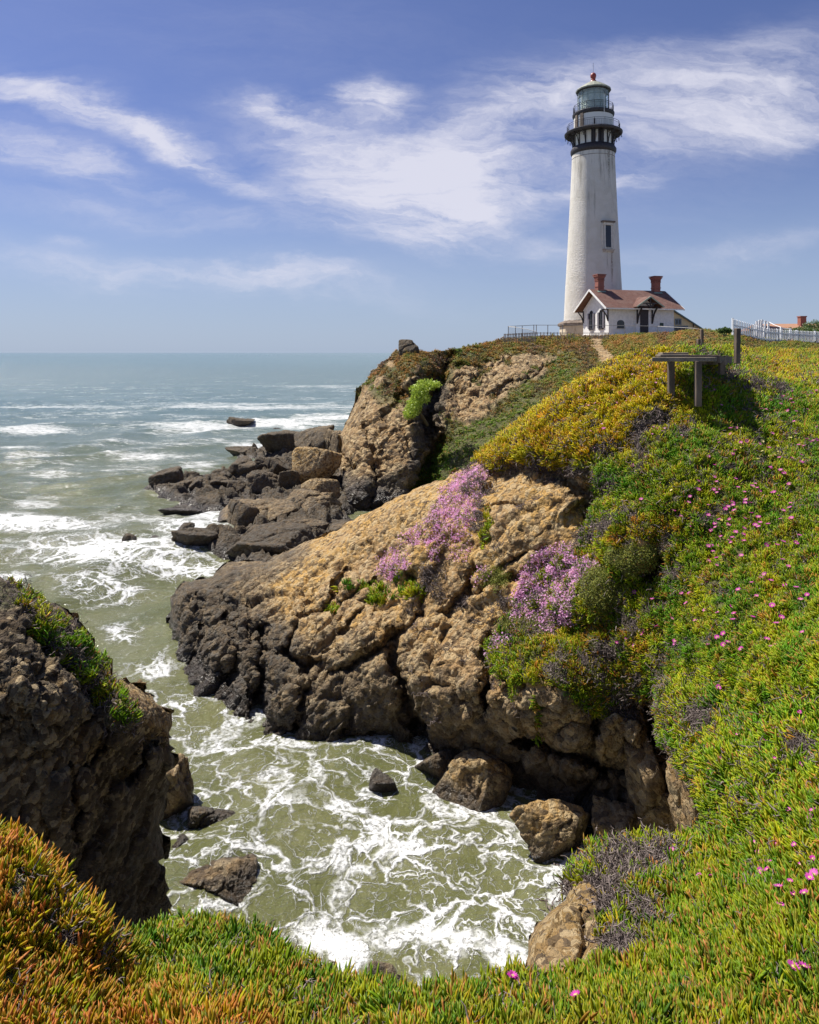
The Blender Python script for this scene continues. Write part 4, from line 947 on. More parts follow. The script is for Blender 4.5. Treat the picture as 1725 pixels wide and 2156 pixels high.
# ------------------------------------------------------------------ flowers one could count
def place(me, name, x, y, sheets, scale, label, cat, group, tiltk=.35):
    s = surf(sheets, x, y)
    if s is None: return None
    p, nn = Vector(s[0]), Vector(s[1]); o = bpy.data.objects.new(name, me); C.objects.link(o)
    d = (nn * .35 + Vector((0, 0, .5)) + Vector((random.gauss(0, tiltk), random.gauss(0, tiltk) - .15, 0)) * .6).normalized()
    o.location = p + nn * .01 + Vector((0, 0, .085 * scale)); q_ = d.to_track_quat('Z', 'Y'); o.rotation_euler = q_.to_euler(); o.scale = (scale,) * 3
    return tag(o, label, cat, group)
ME_mag = [flower_mesh('magenta_flower', M_mag, seed=s) for s in (1, 2)]; ME_yel = flower_mesh('yellow_flower', M_yel, R=.034, n=26, seed=3); ME_pk = flower_mesh('pale_pink_flower', M_pink, R=.024, seed=4)
z4 = [(1255,765),(1380,778),(1488,775),(1437,873),(1388,830),(1390,920),(1422,918),(1685,860),(1586,1024),(1514,1069),(1660,1113),(1520,1152),(1711,975),(1715,998),(1695,1028),(1055,973),(1119,955),(1616,893),(1572,592),(1625,597),(1694,602),(897,794),(1580,1535),(1637,1517),(10,1565),(360,1700),(1645,52),(1492,138),(1420,177),(1496,305),(1640,336),(1590,402),(1205,297),(1273,717),(1590,782),(1600,1098),(1680,628)]
z5 = [(808,205),(860,113),(970,68),(990,108),(1120,92),(1150,152),(1195,188),(1265,115),(1245,140),(1280,138),(1300,172),(1365,33),(1440,52),(1468,68),(1510,123),(1590,112),(1598,20),(1385,190),(1400,192),(1445,213),(867,173),(970,160),(995,183),(1020,158),(806,252),(702,304),(755,340),(940,262),(1065,307),(1088,293),(1108,242),(1123,285),(1133,328),(1200,245),(1205,273),(1243,270),(1248,345),(1300,372),(1310,405),(1283,440),(1313,463),(1375,437),(1460,398),(1530,300),(1527,330),(1480,340),(1553,427),(1600,505),(1215,377),(1105,382),(1035,385),(1003,410),(1012,436),(967,456),(1100,422),(838,417),(955,355),(1220,468),(1175,500),(1230,522),(1150,522),(1058,503),(967,578),(987,565),(1035,572),(1003,615),(1127,552),(1148,572),(1250,587),(1497,578),(1468,620),(1395,621),(1570,562),(790,598),(1047,678),(983,687),(1121,678),(1235,697),(1330,697),(1070,752),(1508,722),(1580,791),(1400,845),(1380,875),(1435,881),(1320,910),(1512,880),(1640,965),(1340,988),(1240,968),(813,936),(857,938),(835,1003),(990,857),(443,893),(983,1068),(1038,1097),(1078,1092),(1183,1070),(1193,1110),(897,1120),(733,1093),(620,1141),(523,1163),(503,1185),(387,1210),(305,1245),(370,1262),(445,1256),(742,1248),(745,1268),(1180,1160),(1322,1150),(1457,1088),(1483,1200),(1527,1163),(1100,1240),(1075,1262),(1003,1293),(838,1327),(1143,1323),(1172,1310),(1233,1345),(1425,1307),(1445,1320),(1478,1310),(1690,1255),(713,1400),(1253,1467),(1690,1537),(1160,1563),(1113,1570),(1015,1601),(1285,1711),(1622,1792),(1427,1901),(1335,1952),(1150,1925),(577,958),(367,277),(158,150),(180,200),(488,232),(1703,978),(1648,1015),(255,1033)]
z6 = [(205,710),(405,962),(888,427),(948,440),(868,500),(1003,533),(1190,507),(1368,502),(1433,530),(1443,480),(1455,457),(1512,492),(1528,523),(1205,578),(1238,592),(1290,580),(1325,562),(1413,590),(1490,585),(1550,583),(1630,570),(1638,468),(1658,458),(1690,437),(1527,417),(1613,328),(1130,672),(1080,702),(1075,750),(1380,740),(1500,650),(1535,682),(1705,713),(1288,828),(1240,847),(1182,860),(1143,873),(1345,905),(1108,908),(1090,914),(920,920),(970,980),(1428,980),(1525,978),(1365,1020),(1440,1040),(1468,1053),(1592,955),(1598,1005),(1655,808),(1683,803),(1635,822),(1570,848),(1615,880),(1685,860),(1545,747),(990,828),(1712,830),(1100,920)]
zy = [(1155,676),(1308,788),(1508,772),(1420,896),(1362,945),(1268,948),(1302,918),(1390,940),(1188,273),(1628,283),(1660,498),(1712,498),(480,200),(398,265),(297,325),(343,377),(440,375),(297,443),(1133,888),(1352,476),(687,1141),(925,1383),(300,1352),(1045,1350)]
zp = [(22,385),(70,258),(65,262),(150,370),(155,375),(400,163),(382,195),(420,125),(450,125),(455,130),(518,103),(232,215),(145,188),(292,120),(322,248),(107,403),(50,315),(82,315),(320,420),(270,482),(400,440),(325,520),(130,508),(92,523),(68,508),(130,552),(143,553),(290,592),(470,408),(515,452),(555,385),(570,395),(595,228),(630,300),(700,228),(660,420),(650,425),(750,165),(760,160),(340,465),(190,148),(240,130),(590,345),(450,310),(258,326),(448,472),(368,468),(210,700),(555,715),(580,712),(630,703),(735,758)]
GM = 'magenta flowers scattered over the bank and slope'
k = 0
for lst, ox, oy, sc in ((z4, 1500, 2100, 1.917), (z5, 1700, 1400, 2.464), (z6, 1700, 1000, 2.464)):
    for (a, b) in lst:
        x = (ox + a / sc) / 1.3913; y = (oy + b / sc) / 1.3913; D_ = surf([T3, T12], x, y)
        place(ME_mag[k % 2], 'magenta_flower', x, y, [T3, T12], random.uniform(.95, 1.25) * (1.0 if D_ is not None and D_[0][1] < 9 else 1.5), 'small magenta daisy-like flower with many narrow petals on the green bank', 'flower', GM); k += 1
place(ME_mag[0], 'magenta_flower', 1079, 2096, [T3], 1.2, 'lone magenta flower with pale centre on the near bank at the bottom', 'flower', GM)
for (a, b) in zy:
    place(ME_yel, 'yellow_flower', (1700 + a / 2.464) / 1.3913, (1000 + b / 2.464) / 1.3913, [T3, T12], random.uniform(.95, 1.3), 'pale yellow flower with many narrow petals on the slope', 'flower', 'pale yellow flowers on the slope')
for (a, b) in zp:
    place(ME_pk, 'pink_flower', (1700 + a / 2.464) / 1.3913, (1000 + b / 2.464) / 1.3913, [T12], random.uniform(1.1, 1.5), 'pale pink flower on the yellow green hill below the wooden platform', 'flower', 'pale pink flowers on the yellow green hill')
for i in range(70):
    x = random.uniform(1000, 1400); y = random.uniform(780, 990)
    if y > 1010 - (x - 1000) * .75 and veg12(np.array([x]), np.array([y]))[0] > .8:
        place(ME_pk, 'pink_flower', x, y, [T12], random.uniform(1.1, 1.5), 'pale pink flower on the yellow green hill below the wooden platform', 'flower', 'pale pink flowers on the yellow green hill')

# ------------------------------------------------------------------ boulders and sea rocks
def ico(sub):
    bm = bmesh.new(); bmesh.ops.create_icosphere(bm, subdivisions=sub, radius=1); V = np.array([v.co for v in bm.verts]); Fc = np.array([[v.index for v in f.verts] for f in bm.faces]); bm.free(); return V, Fc
ICO = {k: ico(k) for k in (5, 6)}
def boulder(label, cx, yb, wpx, h, dep, seed, dark=.8, rot=0.0, Y=None, z0=0.0, sink=.5, mat=None, flat=.35, cat='rock', group=None, veg=0):
    Yb = Y or WL(yb); wm = 1.12 * wpx / F * Yb; Yc = Yb + dep / 2; r = np.random.default_rng(seed)
    V, Fc = ICO[6 if wpx > 120 else 5]; n = 10; pl = r.normal(size=(n, 3)); pl /= np.linalg.norm(pl, axis=1, keepdims=True); pl[0] = [.15 * r.normal(), .15 * r.normal(), 1]; dd = r.uniform(.62, .98, n)
    dots = np.maximum(V @ pl.T, 1e-3); rad = dd / dots; k = 20.0; rr = (np.minimum(rad, 2.0) ** -k).sum(1) ** (-1 / k); P = V * rr[:, None]
    P = P / np.abs(P).max(0); H = h + sink; P = P * np.array([wm / 2, dep / 2, H / 2])
    if rot: c, s_ = math.cos(rot), math.sin(rot); P = P @ np.array([[c, s_, 0], [-s_, c, 0], [0, 0, 1]])
    N = V; sz = (wm * dep * H) ** (1 / 3); Pw = P + seed * 7.13
    P = P + N * rock_disp(Pw, max(sz * .36, .10), seed, .5)[:, None]
    cen = np.array([(cx - HX) / F * Yc, Yc, z0 + h - H / 2]); zz = P[:, 2] + cen[2]
    dk = np.full(len(V), dark * (1.12 if dark > .58 else 1)) + .1 * fbm(P, 2 / sz, 3, seed); wt = sstep(zz - z0, .42, .05) if z0 == 0 else np.zeros(len(V))
    o = mesh_np('boulder' if h > .6 else 'sea_rock', P, Fc, mat or M_rock, attrs={'dark': dk, 'wet': wt, 'veg': np.zeros(len(V))}); o.location = cen
    return tag(o, label, cat, group)
B = boulder
def reef():
    gx, gy = np.meshgrid(np.arange(-24, -3, .13), np.arange(31, 78, .16)); P = np.stack([gx, gy, 0 * gx], -1)
    wb = [.9 * fbm(P, .35, 4, 201), .9 * fbm(P, .35, 4, 203)]
    W_ = lambda pts: [((x - HX) / F * WL(y), WL(y)) for x, y in pts]; m = 0
    for pts in ([(300,1030),(360,1012),(440,1000),(500,985),(560,975),(640,965),(740,950),(740,1180),(640,1170),(600,1110),(540,1095),(520,1070),(440,1080),(380,1062)], [(480,962),(545,945),(600,925),(700,915),(740,930),(700,975),(600,975),(520,968)],
      [(380,1160),(400,1130),(460,1128),(600,1095),(740,1080),(740,1195),(560,1190),(470,1170)], [(470,1185),(560,1160),(640,1150),(700,1150),(700,1200),(560,1205)]):
        m = np.maximum(m, polymask(gx + wb[0], gy + wb[1], W_(pts), 1.1))
    r = ridged(P, .42, 5, 207, .6); F1, F2, R, T = worley(P + .3 * fbm(P, 1, 3, 5)[..., None], .8, 209); G1, G2, R2, T2 = worley(P, 2.2, 211)
    z = -1.0 + m * (.95 + .65 * r + 1.0 * T + .45 * (R - .5) - .3 * np.exp(-((F2 - F1) / .08) ** 2) + .25 * T2 + .12 * R2 + .12 * fbm(P, 4, 4, 213, .7)) + .15 * m * sstep(gx, -12, -7)
    P[..., 2] = z; P[..., 0] += .12 * fbm(P, 1.7, 3, 215); ix = np.arange(gx.size).reshape(gx.shape); keep = (m > .02)[:-1, :-1]
    Fc = np.stack([ix[:-1, :-1][keep], ix[:-1, 1:][keep], ix[1:, 1:][keep], ix[1:, :-1][keep]], -1)
    zf = z.ravel(); o = mesh_np('reef', P.reshape(-1, 3), Fc, M_rock, attrs={'dark': .95 + 0 * zf, 'wet': sstep(zf, .5, .1), 'veg': 0 * zf}); tag(o, kind='structure')
reef()
B('dark rock awash alone in the white surf, farthest out at sea', 503, 897, 62, 1.5, 3.5, 1, .85)
B('low dark rock tip barely breaking the surf right of the farthest rock', 582, 905, 24, .35, 1.5, 2, .9)
B('long dark rock ledge, low seaward end of the far reef', 512, 964, 70, 1.0, 4, 3, .85)
B('tall dark hump at the middle of the far reef below the cliff', 600, 968, 112, 2.3, 6, 4, .8)
B('highest dark crag where the far reef joins the cliff foot', 655, 955, 90, 3.3, 6, 5, .75, Y=60)
B('dark rock pile under the cliff edge behind the far reef', 700, 950, 70, 3.9, 5, 6, .6, Y=58)
B('smooth dark dome of rock standing apart at the left of the reef', 337, 1033, 82, 1.35, 2.6, 7, .85)
for i, (lb, cx, yb, w_, h, dp) in enumerate([
 ('small black rock at the seaward tip of the near reef', 385, 1040, 44, .8, 2), ('ragged black rock in the near reef right of its seaward tip', 420, 1038, 62, 1.25, 3), ('knobbly black rock in the middle of the near reef', 462, 1042, 64, 1.5, 3),
 ('peaked black rock topping the near reef', 512, 1018, 66, 2.1, 3.5), ('black rock wedged behind the peak of the near reef', 545, 1008, 60, 1.9, 3), ('rounded boulder in front of the reef peak', 498, 1052, 50, 1.1, 2),
 ('dark boulder leaning on the reef beside the brown block', 560, 1046, 62, 1.7, 2.4), ('squat dark boulder left of the tall brown block', 600, 1050, 58, 1.8, 2.4), ('black rock in the second row of the near reef', 440, 1062, 56, .8, 2),
 ('narrow dark rock behind the squat boulder', 582, 1015, 52, 2.2, 2.5)]): B(lb, cx, yb, w_, h, dp, 20 + i, .8)
B('broad black reef ledge under the near reef rocks, awash', 480, 1066, 250, .5, 5, 70, .92)
B('low dark reef shelf joining the slabs to the cliff foot', 640, 1150, 230, .7, 5, 71, .85)
B('low dark shelf between the far reef and the cliff', 640, 985, 190, .8, 5, 72, .85)
B('thin flat rock strip washed by foam in front of the reef', 385, 1080, 120, .28, 1.6, 31, .95)
B('low flat dark rock at the water edge beside the big slab', 452, 1076, 84, .6, 2, 32, .9)
B('tall tan block of fallen cliff with a green tuft on top', 670, 1048, 96, 4.3, 3.4, 33, .35, Y=47.5)
B('angular grey block at the foot of the far cliff', 682, 1066, 80, 2.2, 2.4, 34, .5, Y=44.5)
B('big broad grey slab sloping to the sea', 560, 1122, 205, 1.35, 5.5, 35, .62, rot=.25)
B('dark pointed block on the broad grey slab', 500, 1118, 84, 1.5, 2.2, 36, .75)
B('second slab behind the broad grey slab, next to the cliff', 660, 1100, 130, 1.6, 4, 37, .62)
B('long dark slab at the mouth of the gully', 652, 1146, 132, 1.25, 3, 38, .72, rot=-.1)
B('dark boulder between the two slabs', 545, 1150, 90, 1.1, 2.2, 39, .8)
B('rounded black boulder at the water line left of the slabs', 412, 1160, 84, 1.05, 2, 40, .88)
B('small black rock touching the rounded boulder', 392, 1126, 44, .55, 1.4, 41, .9)
B('black rock bridging the boulder and the slabs', 478, 1160, 64, .8, 1.6, 42, .88)
B('small round rock in the foam, leftmost near the reef', 271, 1150, 40, .5, 1, 43, .9)
B('low rock in the foam between the leftmost rock and the boulder', 326, 1142, 38, .4, 1, 44, .9)
B('low black ridge just behind the headland tip', 560, 1186, 180, 1.15, 3.2, 45, .85)
B('dark rock filling the gully mouth behind the headland', 720, 1135, 110, 2.0, 3.2, 46, .75, Y=33)
B('shiny wet rock poking out of the middle of the cove', 797, 1675, 74, .42, .75, 50, .9)
B('tip of a drowned rock in the swirling cove', 787, 1797, 60, .08, .5, 51, .9)
B('shaggy brown wet rock against the left outcrop, upper one', 425, 1770, 132, .42, .95, 52, .8)
B('small wet rock at the foot of the left outcrop', 380, 1808, 80, .25, .6, 53, .85)
B('big flat brown boulder in the water below the left outcrop', 458, 1912, 200, .52, 1.2, 54, .55, rot=-.1)
B('reddish rock just under the surface beside the flat boulder', 603, 1893, 56, .04, .35, 55, .5)
B('small purple brown rock peeping over the near bank', 816, 2100, 74, .42, .5, 56, .6)
B('brown block jutting out behind the left outcrop', 352, 1738, 122, 1.25, 1.3, 57, .5)
B('large knobbly brown boulder lying at the foot of the headland', 1015, 1704, 205, .8, 1.5, 60, .42, rot=.15)
B('smooth brown boulder at the inner corner of the cove', 1172, 1838, 176, 1.25, 1.5, 61, .42)
B('squared dark block right of the smooth brown boulder', 1302, 1838, 112, 1.35, 1.4, 62, .5)
B('tall grey block under the leafy bank, rightmost in the cove', 1405, 1840, 128, 2.0, 1.6, 63, .42)
B('dark wedge of rock above the squared block', 1345, 1690, 96, 1.2, 1.2, 64, .55, Y=13.2, z0=1.2)
B('narrow grey rock upright beneath the hanging leaves', 1432, 1700, 76, 1.9, 1.2, 65, .4, Y=12.1, z0=1.4)
B('dark shelf of rock at the water line under the headland', 930, 1650, 110, .5, 1.2, 66, .8)
B('small dark rounded rock perched on the crest of the far cliff', 857, 744, 50, 1.35, 1.8, 68, .8, Y=60.5, z0=10.05, sink=1.0)

# ------------------------------------------------------------------ shrubs
def leaf_cloud(name, lobes, n, L, mat, parent, seed):
    r = np.random.default_rng(seed); per = max(1, n // len(lobes)); Ps = []
    for (c, rad) in lobes:
        v = r.normal(size=(per, 3)); v /= np.linalg.norm(v, axis=1, keepdims=True); Ps.append(np.array(c) + v * np.array(rad) * (r.random((per, 1)) ** .35) * (1 + .18 * fbm(v * 2 + seed, 1, 3, seed))[:, None])
    P = np.concatenate(Ps); n = len(P); d = r.normal(size=(n, 3)) + np.array([0, 0, .6]); d /= np.linalg.norm(d, axis=1, keepdims=True); s = np.cross(d, r.normal(size=(n, 3))); s /= np.linalg.norm(s, axis=1, keepdims=True)
    l = L * r.uniform(.6, 1.3, (n, 1)); V = np.stack([P, P + d * l * .5 + s * l * .28, P + d * l, P + d * l * .5 - s * l * .28], 1).reshape(-1, 3); Fc = np.arange(4 * n).reshape(-1, 4)
    return mesh_np(name, V, Fc, mat, parent, smooth=False, attrs={'lr': np.repeat(r.random(n), 4)})
def bush_mat(name, a, b_):
    m, n, b = newmat(name); lr = n.attr('lr'); c = n.mix(lr, a, b_); n.put(b.inputs['Base Color'], c); b.inputs['Roughness'].default_value = .5; out = n.n['Material Output']
    tr = n.new('ShaderNodeBsdfTranslucent'); n.put(tr.inputs['Color'], c); mx = n.new('ShaderNodeMixShader'); mx.inputs[0].default_value = .35; n.l.new(b.outputs[0], mx.inputs[1]); n.l.new(tr.outputs[0], mx.inputs[2]); n.l.new(mx.outputs[0], out.inputs['Surface']); return m
M_bush = bush_mat('bright_shrub_leaf', (.26, .38, .03), (.50, .60, .10)); M_bush2 = bush_mat('dark_shrub_leaf', (.05, .11, .025), (.14, .22, .05)); M_bark, _n, _b = newmat('bark'); _n.put(_b.inputs['Base Color'], (.10, .075, .05))
Ys = 49.5; base = v3(882, 880, Ys); t = thing('shrub', 'bright green shrub growing out of the far cliff face', 'shrub', base)
leaf_cloud('foliage', [(v3(x, y, Ys) - base, (rx, 1.0, rz)) for x, y, rx, rz in ((896,812,.75,.5),(880,822,.6,.5),(886,838,.75,.5),(873,852,.65,.45),(868,866,.6,.5),(862,873,.4,.3),(915,810,.45,.25))], 3600, .17, M_bush, t, 3)
mb = MB(); mb.tube([v3(900, 895, Ys + 1.5) - base, v3(885, 870, Ys + .6) - base, v3(885, 840, Ys) - base, v3(895, 815, Ys) - base], [.14, .11, .08, .04], 6).tube([v3(885, 872, Ys + .6) - base, v3(870, 862, Ys) - base], [.07, .03], 6).build('trunk', M_bark, t)
for lb, x, y, Yb, w_, h, sd in (('dark green shrub by the brick chimney behind the white fence', 1716, 700, 64, 1.3, 1.0, 5), ('low straggly bush at the right end behind the picket fence', 1690, 703, 62, 1.7, .55, 6), ('small dark bush on the crest left of the white fence', 1527, 702, 50, .55, .35, 7)):
    bs = v3(x, y, Yb); t = thing('shrub', lb, 'shrub', bs); leaf_cloud('foliage', [(Vector((k * w_ * .5, 0, h * (.5 + .2 * abs(1 - abs(k))))), (w_ * .45, w_ * .4, h * .5)) for k in (-1, 0, 1)], 1500, .12, M_bush2, t, sd)
    mb = MB(); [mb.tube([Vector((0, 0, -.4)), Vector((k * w_ * .4, .05, h * .7))], [.05, .02], 5) for k in (-1, 0, 1)]; mb.build('trunk', M_bark, t)

# ------------------------------------------------------------------ paint, brick, timber and metal
def simple(name, col, rough=.6, metal=0, var=.12, sc=3.0, bump=0, stretch=(1, 1, 1)):
    m, n, b = newmat(name); co = n.vm('MULTIPLY', n.new('ShaderNodeTexCoord').outputs['Object'], stretch)
    f = n.noise(co, sc, 6, .65); c = n.mix(n.ss(f, .3, .7), tuple(x * (1 - var) for x in col), tuple(min(1, x * (1 + var)) for x in col))
    n.put(b.inputs['Base Color'], c); b.inputs['Roughness'].default_value = rough; b.inputs['Metallic'].default_value = metal
    if bump: n.put(b.inputs['Normal'], n.bump(f, bump, .8))
    return m
def tower_paint():
    m, n, b = newmat('tower_white'); co = n.new('ShaderNodeTexCoord').outputs['Object']; s = n.sep(co)
    base = n.mix(n.ss(n.noise(co, .5, 6, .6), .35, .7), (.84, .80, .72), (.73, .69, .60))
    st = n.noise(n.vm('MULTIPLY', co, (1.6, 1.6, .07)), 1.0, 7, .7)
    top = n.ss(s[2], 10, 25.2); c = n.mix(n.m('MULTIPLY', n.ss(n.m('ADD', st, n.m('MULTIPLY', top, .10)), .60, .74), .55), base, (.22, .19, .14))
    # long dark runs below the cornice and the rusty run below the window
    def run(x0, w_, z0, z1, col, a):
        nonlocal c
        d = n.m('ABSOLUTE', n.m('SUBTRACT', n.m('ADD', s[0], n.m('MULTIPLY', n.m('SUBTRACT', n.noise(n.vm('MULTIPLY', co, (1, 1, .35)), 1.0, 4), .5), .5)), x0))
        k = n.m('MULTIPLY', n.ss(d, w_, w_ * .15), n.m('MULTIPLY', n.ss(s[2], z0, z0 + (z1 - z0) * .7), n.ss(s[2], z1 + .25, z1)))
        k = n.m('MULTIPLY', n.m('MULTIPLY', k, n.ss(s[1], 0, -.5)), n.m('MULTIPLY', n.ss(n.noise(co, 5, 5, .7), .3, .6), a)); c = n.mix(k, c, col)
    run(1.45, .35, 19, 26.5, (.14, .12, .08), .8); run(2.1, .22, 20.5, 26.5, (.14, .12, .08), .7); run(.9, .2, 23.5, 26.5, (.18, .16, .12), .5); run(1.62, .22, 5.0, 11.6, (.20, .10, .05), .8)
    n.put(b.inputs['Base Color'], c); b.inputs['Roughness'].default_value = .75
    br = n.new('ShaderNodeTexBrick'); n.put(br.inputs['Vector'], n.comb(n.m('MULTIPLY', n.m('ARCTAN2', s[1], s[0]), 3.6), s[2], 0)); br.inputs['Scale'].default_value = 2.2
    h = n.m('ADD', n.m('MULTIPLY', br.outputs['Fac'], -.5), n.m('MULTIPLY', n.noise(co, 5, 4, .6), 1.2)); n.put(b.inputs['Normal'], n.bump(h, .09, 1.0)); return m
M_tow = tower_paint(); M_white = simple('white_paint', (.80, .79, .75), .55, sc=2.5, bump=.01); M_black = simple('black_ironwork', (.030, .024, .026), .6, var=.4, sc=4)
def rusty(name, base, r_amt, rust=(.24, .085, .025)):
    m, n, b = newmat(name); co = n.new('ShaderNodeTexCoord').outputs['Object']; st = n.noise(n.vm('MULTIPLY', co, (2.2, 2.2, .35)), 1.0, 7, .7)
    n.put(b.inputs['Base Color'], n.mix(n.ss(st, .62 - r_amt, .78 - r_amt), base, rust)); b.inputs['Roughness'].default_value = .8; return m
M_rwhite = rusty('rust_stained_white', (.74, .71, .64), .03); M_plinth = rusty('stained_plaster', (.66, .56, .40), .08, (.22, .12, .055)); M_slab = simple('weathered_stone', (.17, .13, .10), .9, var=.5, sc=2)
M_lroof = simple('verdigris_roof', (.30, .31, .24), .6, var=.25, sc=2); M_red = simple('red_finial_paint', (.30, .045, .03), .45, var=.2)
m_, n_, b_ = newmat('lantern_glass'); n_.put(b_.inputs['Base Color'], (.78, .88, .88)); b_.inputs['Roughness'].default_value = .06; b_.inputs['Transmission Weight'].default_value = .75; b_.inputs['IOR'].default_value = 1.2; M_lglass = m_
M_glass = simple('dark_window_glass', (.02, .022, .026), .1, var=.1); M_curt = simple('lantern_curtain', (.60, .63, .55), .8)
def brick_mat():
    m, n, b = newmat('red_brick'); co = n.new('ShaderNodeTexCoord').outputs['Object']; s = n.sep(co); br = n.new('ShaderNodeTexBrick'); n.put(br.inputs['Vector'], n.comb(n.m('ADD', s[0], s[1]), s[2], 0)); br.inputs['Scale'].default_value = 3.4
    n.put(br.inputs['Color1'], (.28, .09, .06)); n.put(br.inputs['Color2'], (.22, .05, .035)); n.put(br.inputs['Mortar'], (.40, .24, .19)); br.inputs['Mortar Size'].default_value = .018; n.put(b.inputs['Base Color'], br.outputs['Color']); b.inputs['Roughness'].default_value = .85; return m
M_brick = brick_mat()
def shingle(name, c1, c2, sc=2.4):
    m, n, b = newmat(name); co = n.new('ShaderNodeTexCoord').outputs['Object']; s = n.sep(co); br = n.new('ShaderNodeTexBrick'); n.put(br.inputs['Vector'], n.comb(s[0], n.m('MULTIPLY', s[1], 1.2), 0)); br.inputs['Scale'].default_value = sc
    n.put(br.inputs['Color1'], c1); n.put(br.inputs['Color2'], c2); n.put(br.inputs['Mortar'], tuple(x * .35 for x in c2)); br.inputs['Mortar Size'].default_value = .03
    c = n.mix(n.m('MULTIPLY', n.ss(n.noise(co, 1.2, 5), .4, .7), .3), br.outputs['Color'], (.30, .22, .18)); n.put(b.inputs['Base Color'], c); b.inputs['Roughness'].default_value = .9
    n.put(b.inputs['Normal'], n.bump(br.outputs['Fac'], .03, -.8 if False else .8)); return m
M_shing = shingle('red_brown_shingles', (.24, .115, .085), (.16, .075, .058)); M_wood = simple('weathered_timber', (.135, .10, .072), .9, var=.45, sc=6, bump=.02, stretch=(1, 1, .25)); M_woodh = simple('weathered_timber_flat', (.19, .155, .115), .9, var=.35, sc=6, bump=.02, stretch=(.2, 1, 1))
M_steel = simple('galvanised_steel', (.33, .32, .31), .5, .3); M_fgrey = simple('grey_fence_board', (.34, .29, .24), .85, var=.3); M_picket = simple('white_picket_paint', (.78, .79, .80), .6, var=.08)

# ------------------------------------------------------------------ lighthouse
LY = 97.0; k = LY / 2000; bz = 10 + (1033 - 975) * k; LH = thing('lighthouse', 'tall white tapering lighthouse with black gallery and glass lantern room', 'lighthouse', ((1738.5 - 1200) * k, LY, bz))
Z = lambda y: 10 + (1033 - y) * k - bz
mb = MB(); a8 = math.pi / 8; mb.lathe([(98 * k, -3), (98 * k, Z(956))], 8, a0=a8, a1=a8 + 2 * math.pi).build('base', M_plinth, LH)
mb = MB(); mb.lathe([(98 * k, Z(956)), (104 * k, Z(954)), (104 * k, Z(948)), (97 * k, Z(943)), (84 * k, Z(938)), (80 * k, Z(938))], 8, a0=a8, a1=a8 + 2 * math.pi).build('base_cap', M_slab, LH)
prof = [(84.5, 940), (83, 910), (80.5, 850), (77, 790), (73.8, 730), (70.6, 670), (67.5, 610), (64.8, 550), (62.6, 500), (60.8, 455), (60.5, 440)]
mb = MB(); mb.lathe([(r * k, Z(y)) for r, y in prof], 96); shaft = mb.build('tower_shaft', M_tow, LH, smooth=True)
mb = MB(); mb.lathe([(60.8 * k, Z(467)), (61.6 * k, Z(467)), (61.6 * k, Z(465.6)), (60.8 * k, Z(465.6))], 64).build('moulding', M_slab, LH)
mb = MB(); mb.lathe([(60 * k, Z(455)), (62.5 * k, Z(453)), (65 * k, Z(448)), (65.3 * k, Z(441)), (63 * k, Z(437)), (61 * k, Z(433)), (57 * k, Z(431))], 64).build('cornice', M_black, LH, smooth=True)
mb = MB(); mb.lathe([(54.5 * k, Z(434)), (54.5 * k, Z(388))], 48).build('watch_room', M_rwhite, LH, smooth=True)
for i in range(16):
    a = (i + .35) * math.pi / 8; ca, sa = math.cos(a), math.sin(a); P = lambda r, y: Vector((r * k * ca, r * k * sa, Z(y)))
    if i % 4 == 3: continue_dark = 5.2
    else: continue_dark = 2.4
    mb = MB(); tdir = Vector((-sa, ca, 0)); mb.bar(P(55.3, 434), P(55.3, 392), (12.5 if i in (3, 11) else 2.6) * k if i not in (12,) else 17 * k, 1.2 * k, up=(ca, sa, 0)); mb.build('window_post', M_black, LH)
    mb = MB(); pts = [P(58, 433), P(59.5, 422), P(63, 411), P(70, 402), P(79, 397)]
    for p, q in zip(pts[:-1], pts[1:]): mb.bar(p, q, 1.7 * k, 2.3 * k, up=(ca, sa, 0))
    mb.bar(P(57, 400), P(80, 397.5), 1.5 * k, 2.0 * k); mb.bar(P(57, 430), P(57, 398), 1.6 * k, 1.8 * k, up=(ca, sa, 0)); mb.bar(P(64, 410), P(62, 400), 1 * k, 1.2 * k, up=(ca, sa, 0))
    for rr in (72, 79.5):
        y0 = 399 if rr > 75 else 404
        mb.bar(P(rr, y0), P(rr, y0 + 9), .8 * k); mb.box(P(rr, y0 + 7), (2.4 * k, 2.4 * k, 1.4 * k)); mb.box(P(rr, y0 + 3), (1.7 * k, 1.7 * k, 1.7 * k))
    mb.build('bracket', M_black, LH)
mb = MB(); mb.lathe([(54.6 * k, Z(395)), (80 * k, Z(397.5)), (82.5 * k, Z(395)), (82.8 * k, Z(391.5)), (81 * k, Z(390)), (54.6 * k, Z(388.5))], 64).build('gallery_deck', M_black, LH, smooth=True)
def railing(r, y0, y1, n, name, nb):
    mb = MB()
    for i in range(n):
        a = (i + .45) * 2 * math.pi / n; b = a + 2 * math.pi / n; A = lambda an, y: Vector((r * k * math.cos(an), r * k * math.sin(an), Z(y)))
        mb.bar(A(a, y0), A(a, y1 - .8), .95 * k)
        for yy, w_ in ((y1, .8), (y1 + 5, .55), (y0 - 3, .6)): mb.bar(A(a, yy), A(b, yy), w_ * k)
        for j in range(1, nb):
            f = j / nb; p = A(a, y0 - 3).lerp(A(b, y0 - 3), f); q_ = A(a, y1 + 5).lerp(A(b, y1 + 5), f); mb.bar(p, q_, .4 * k)
    return mb.build(name, M_black, LH)
railing(75, 390, 367, 16, 'gallery_railing', 6)
mb = MB(); mb.lathe([(55.6 * k, Z(389)), (55.6 * k, Z(343))], 64).build('service_room', M_rwhite, LH, smooth=True)
mb = MB()
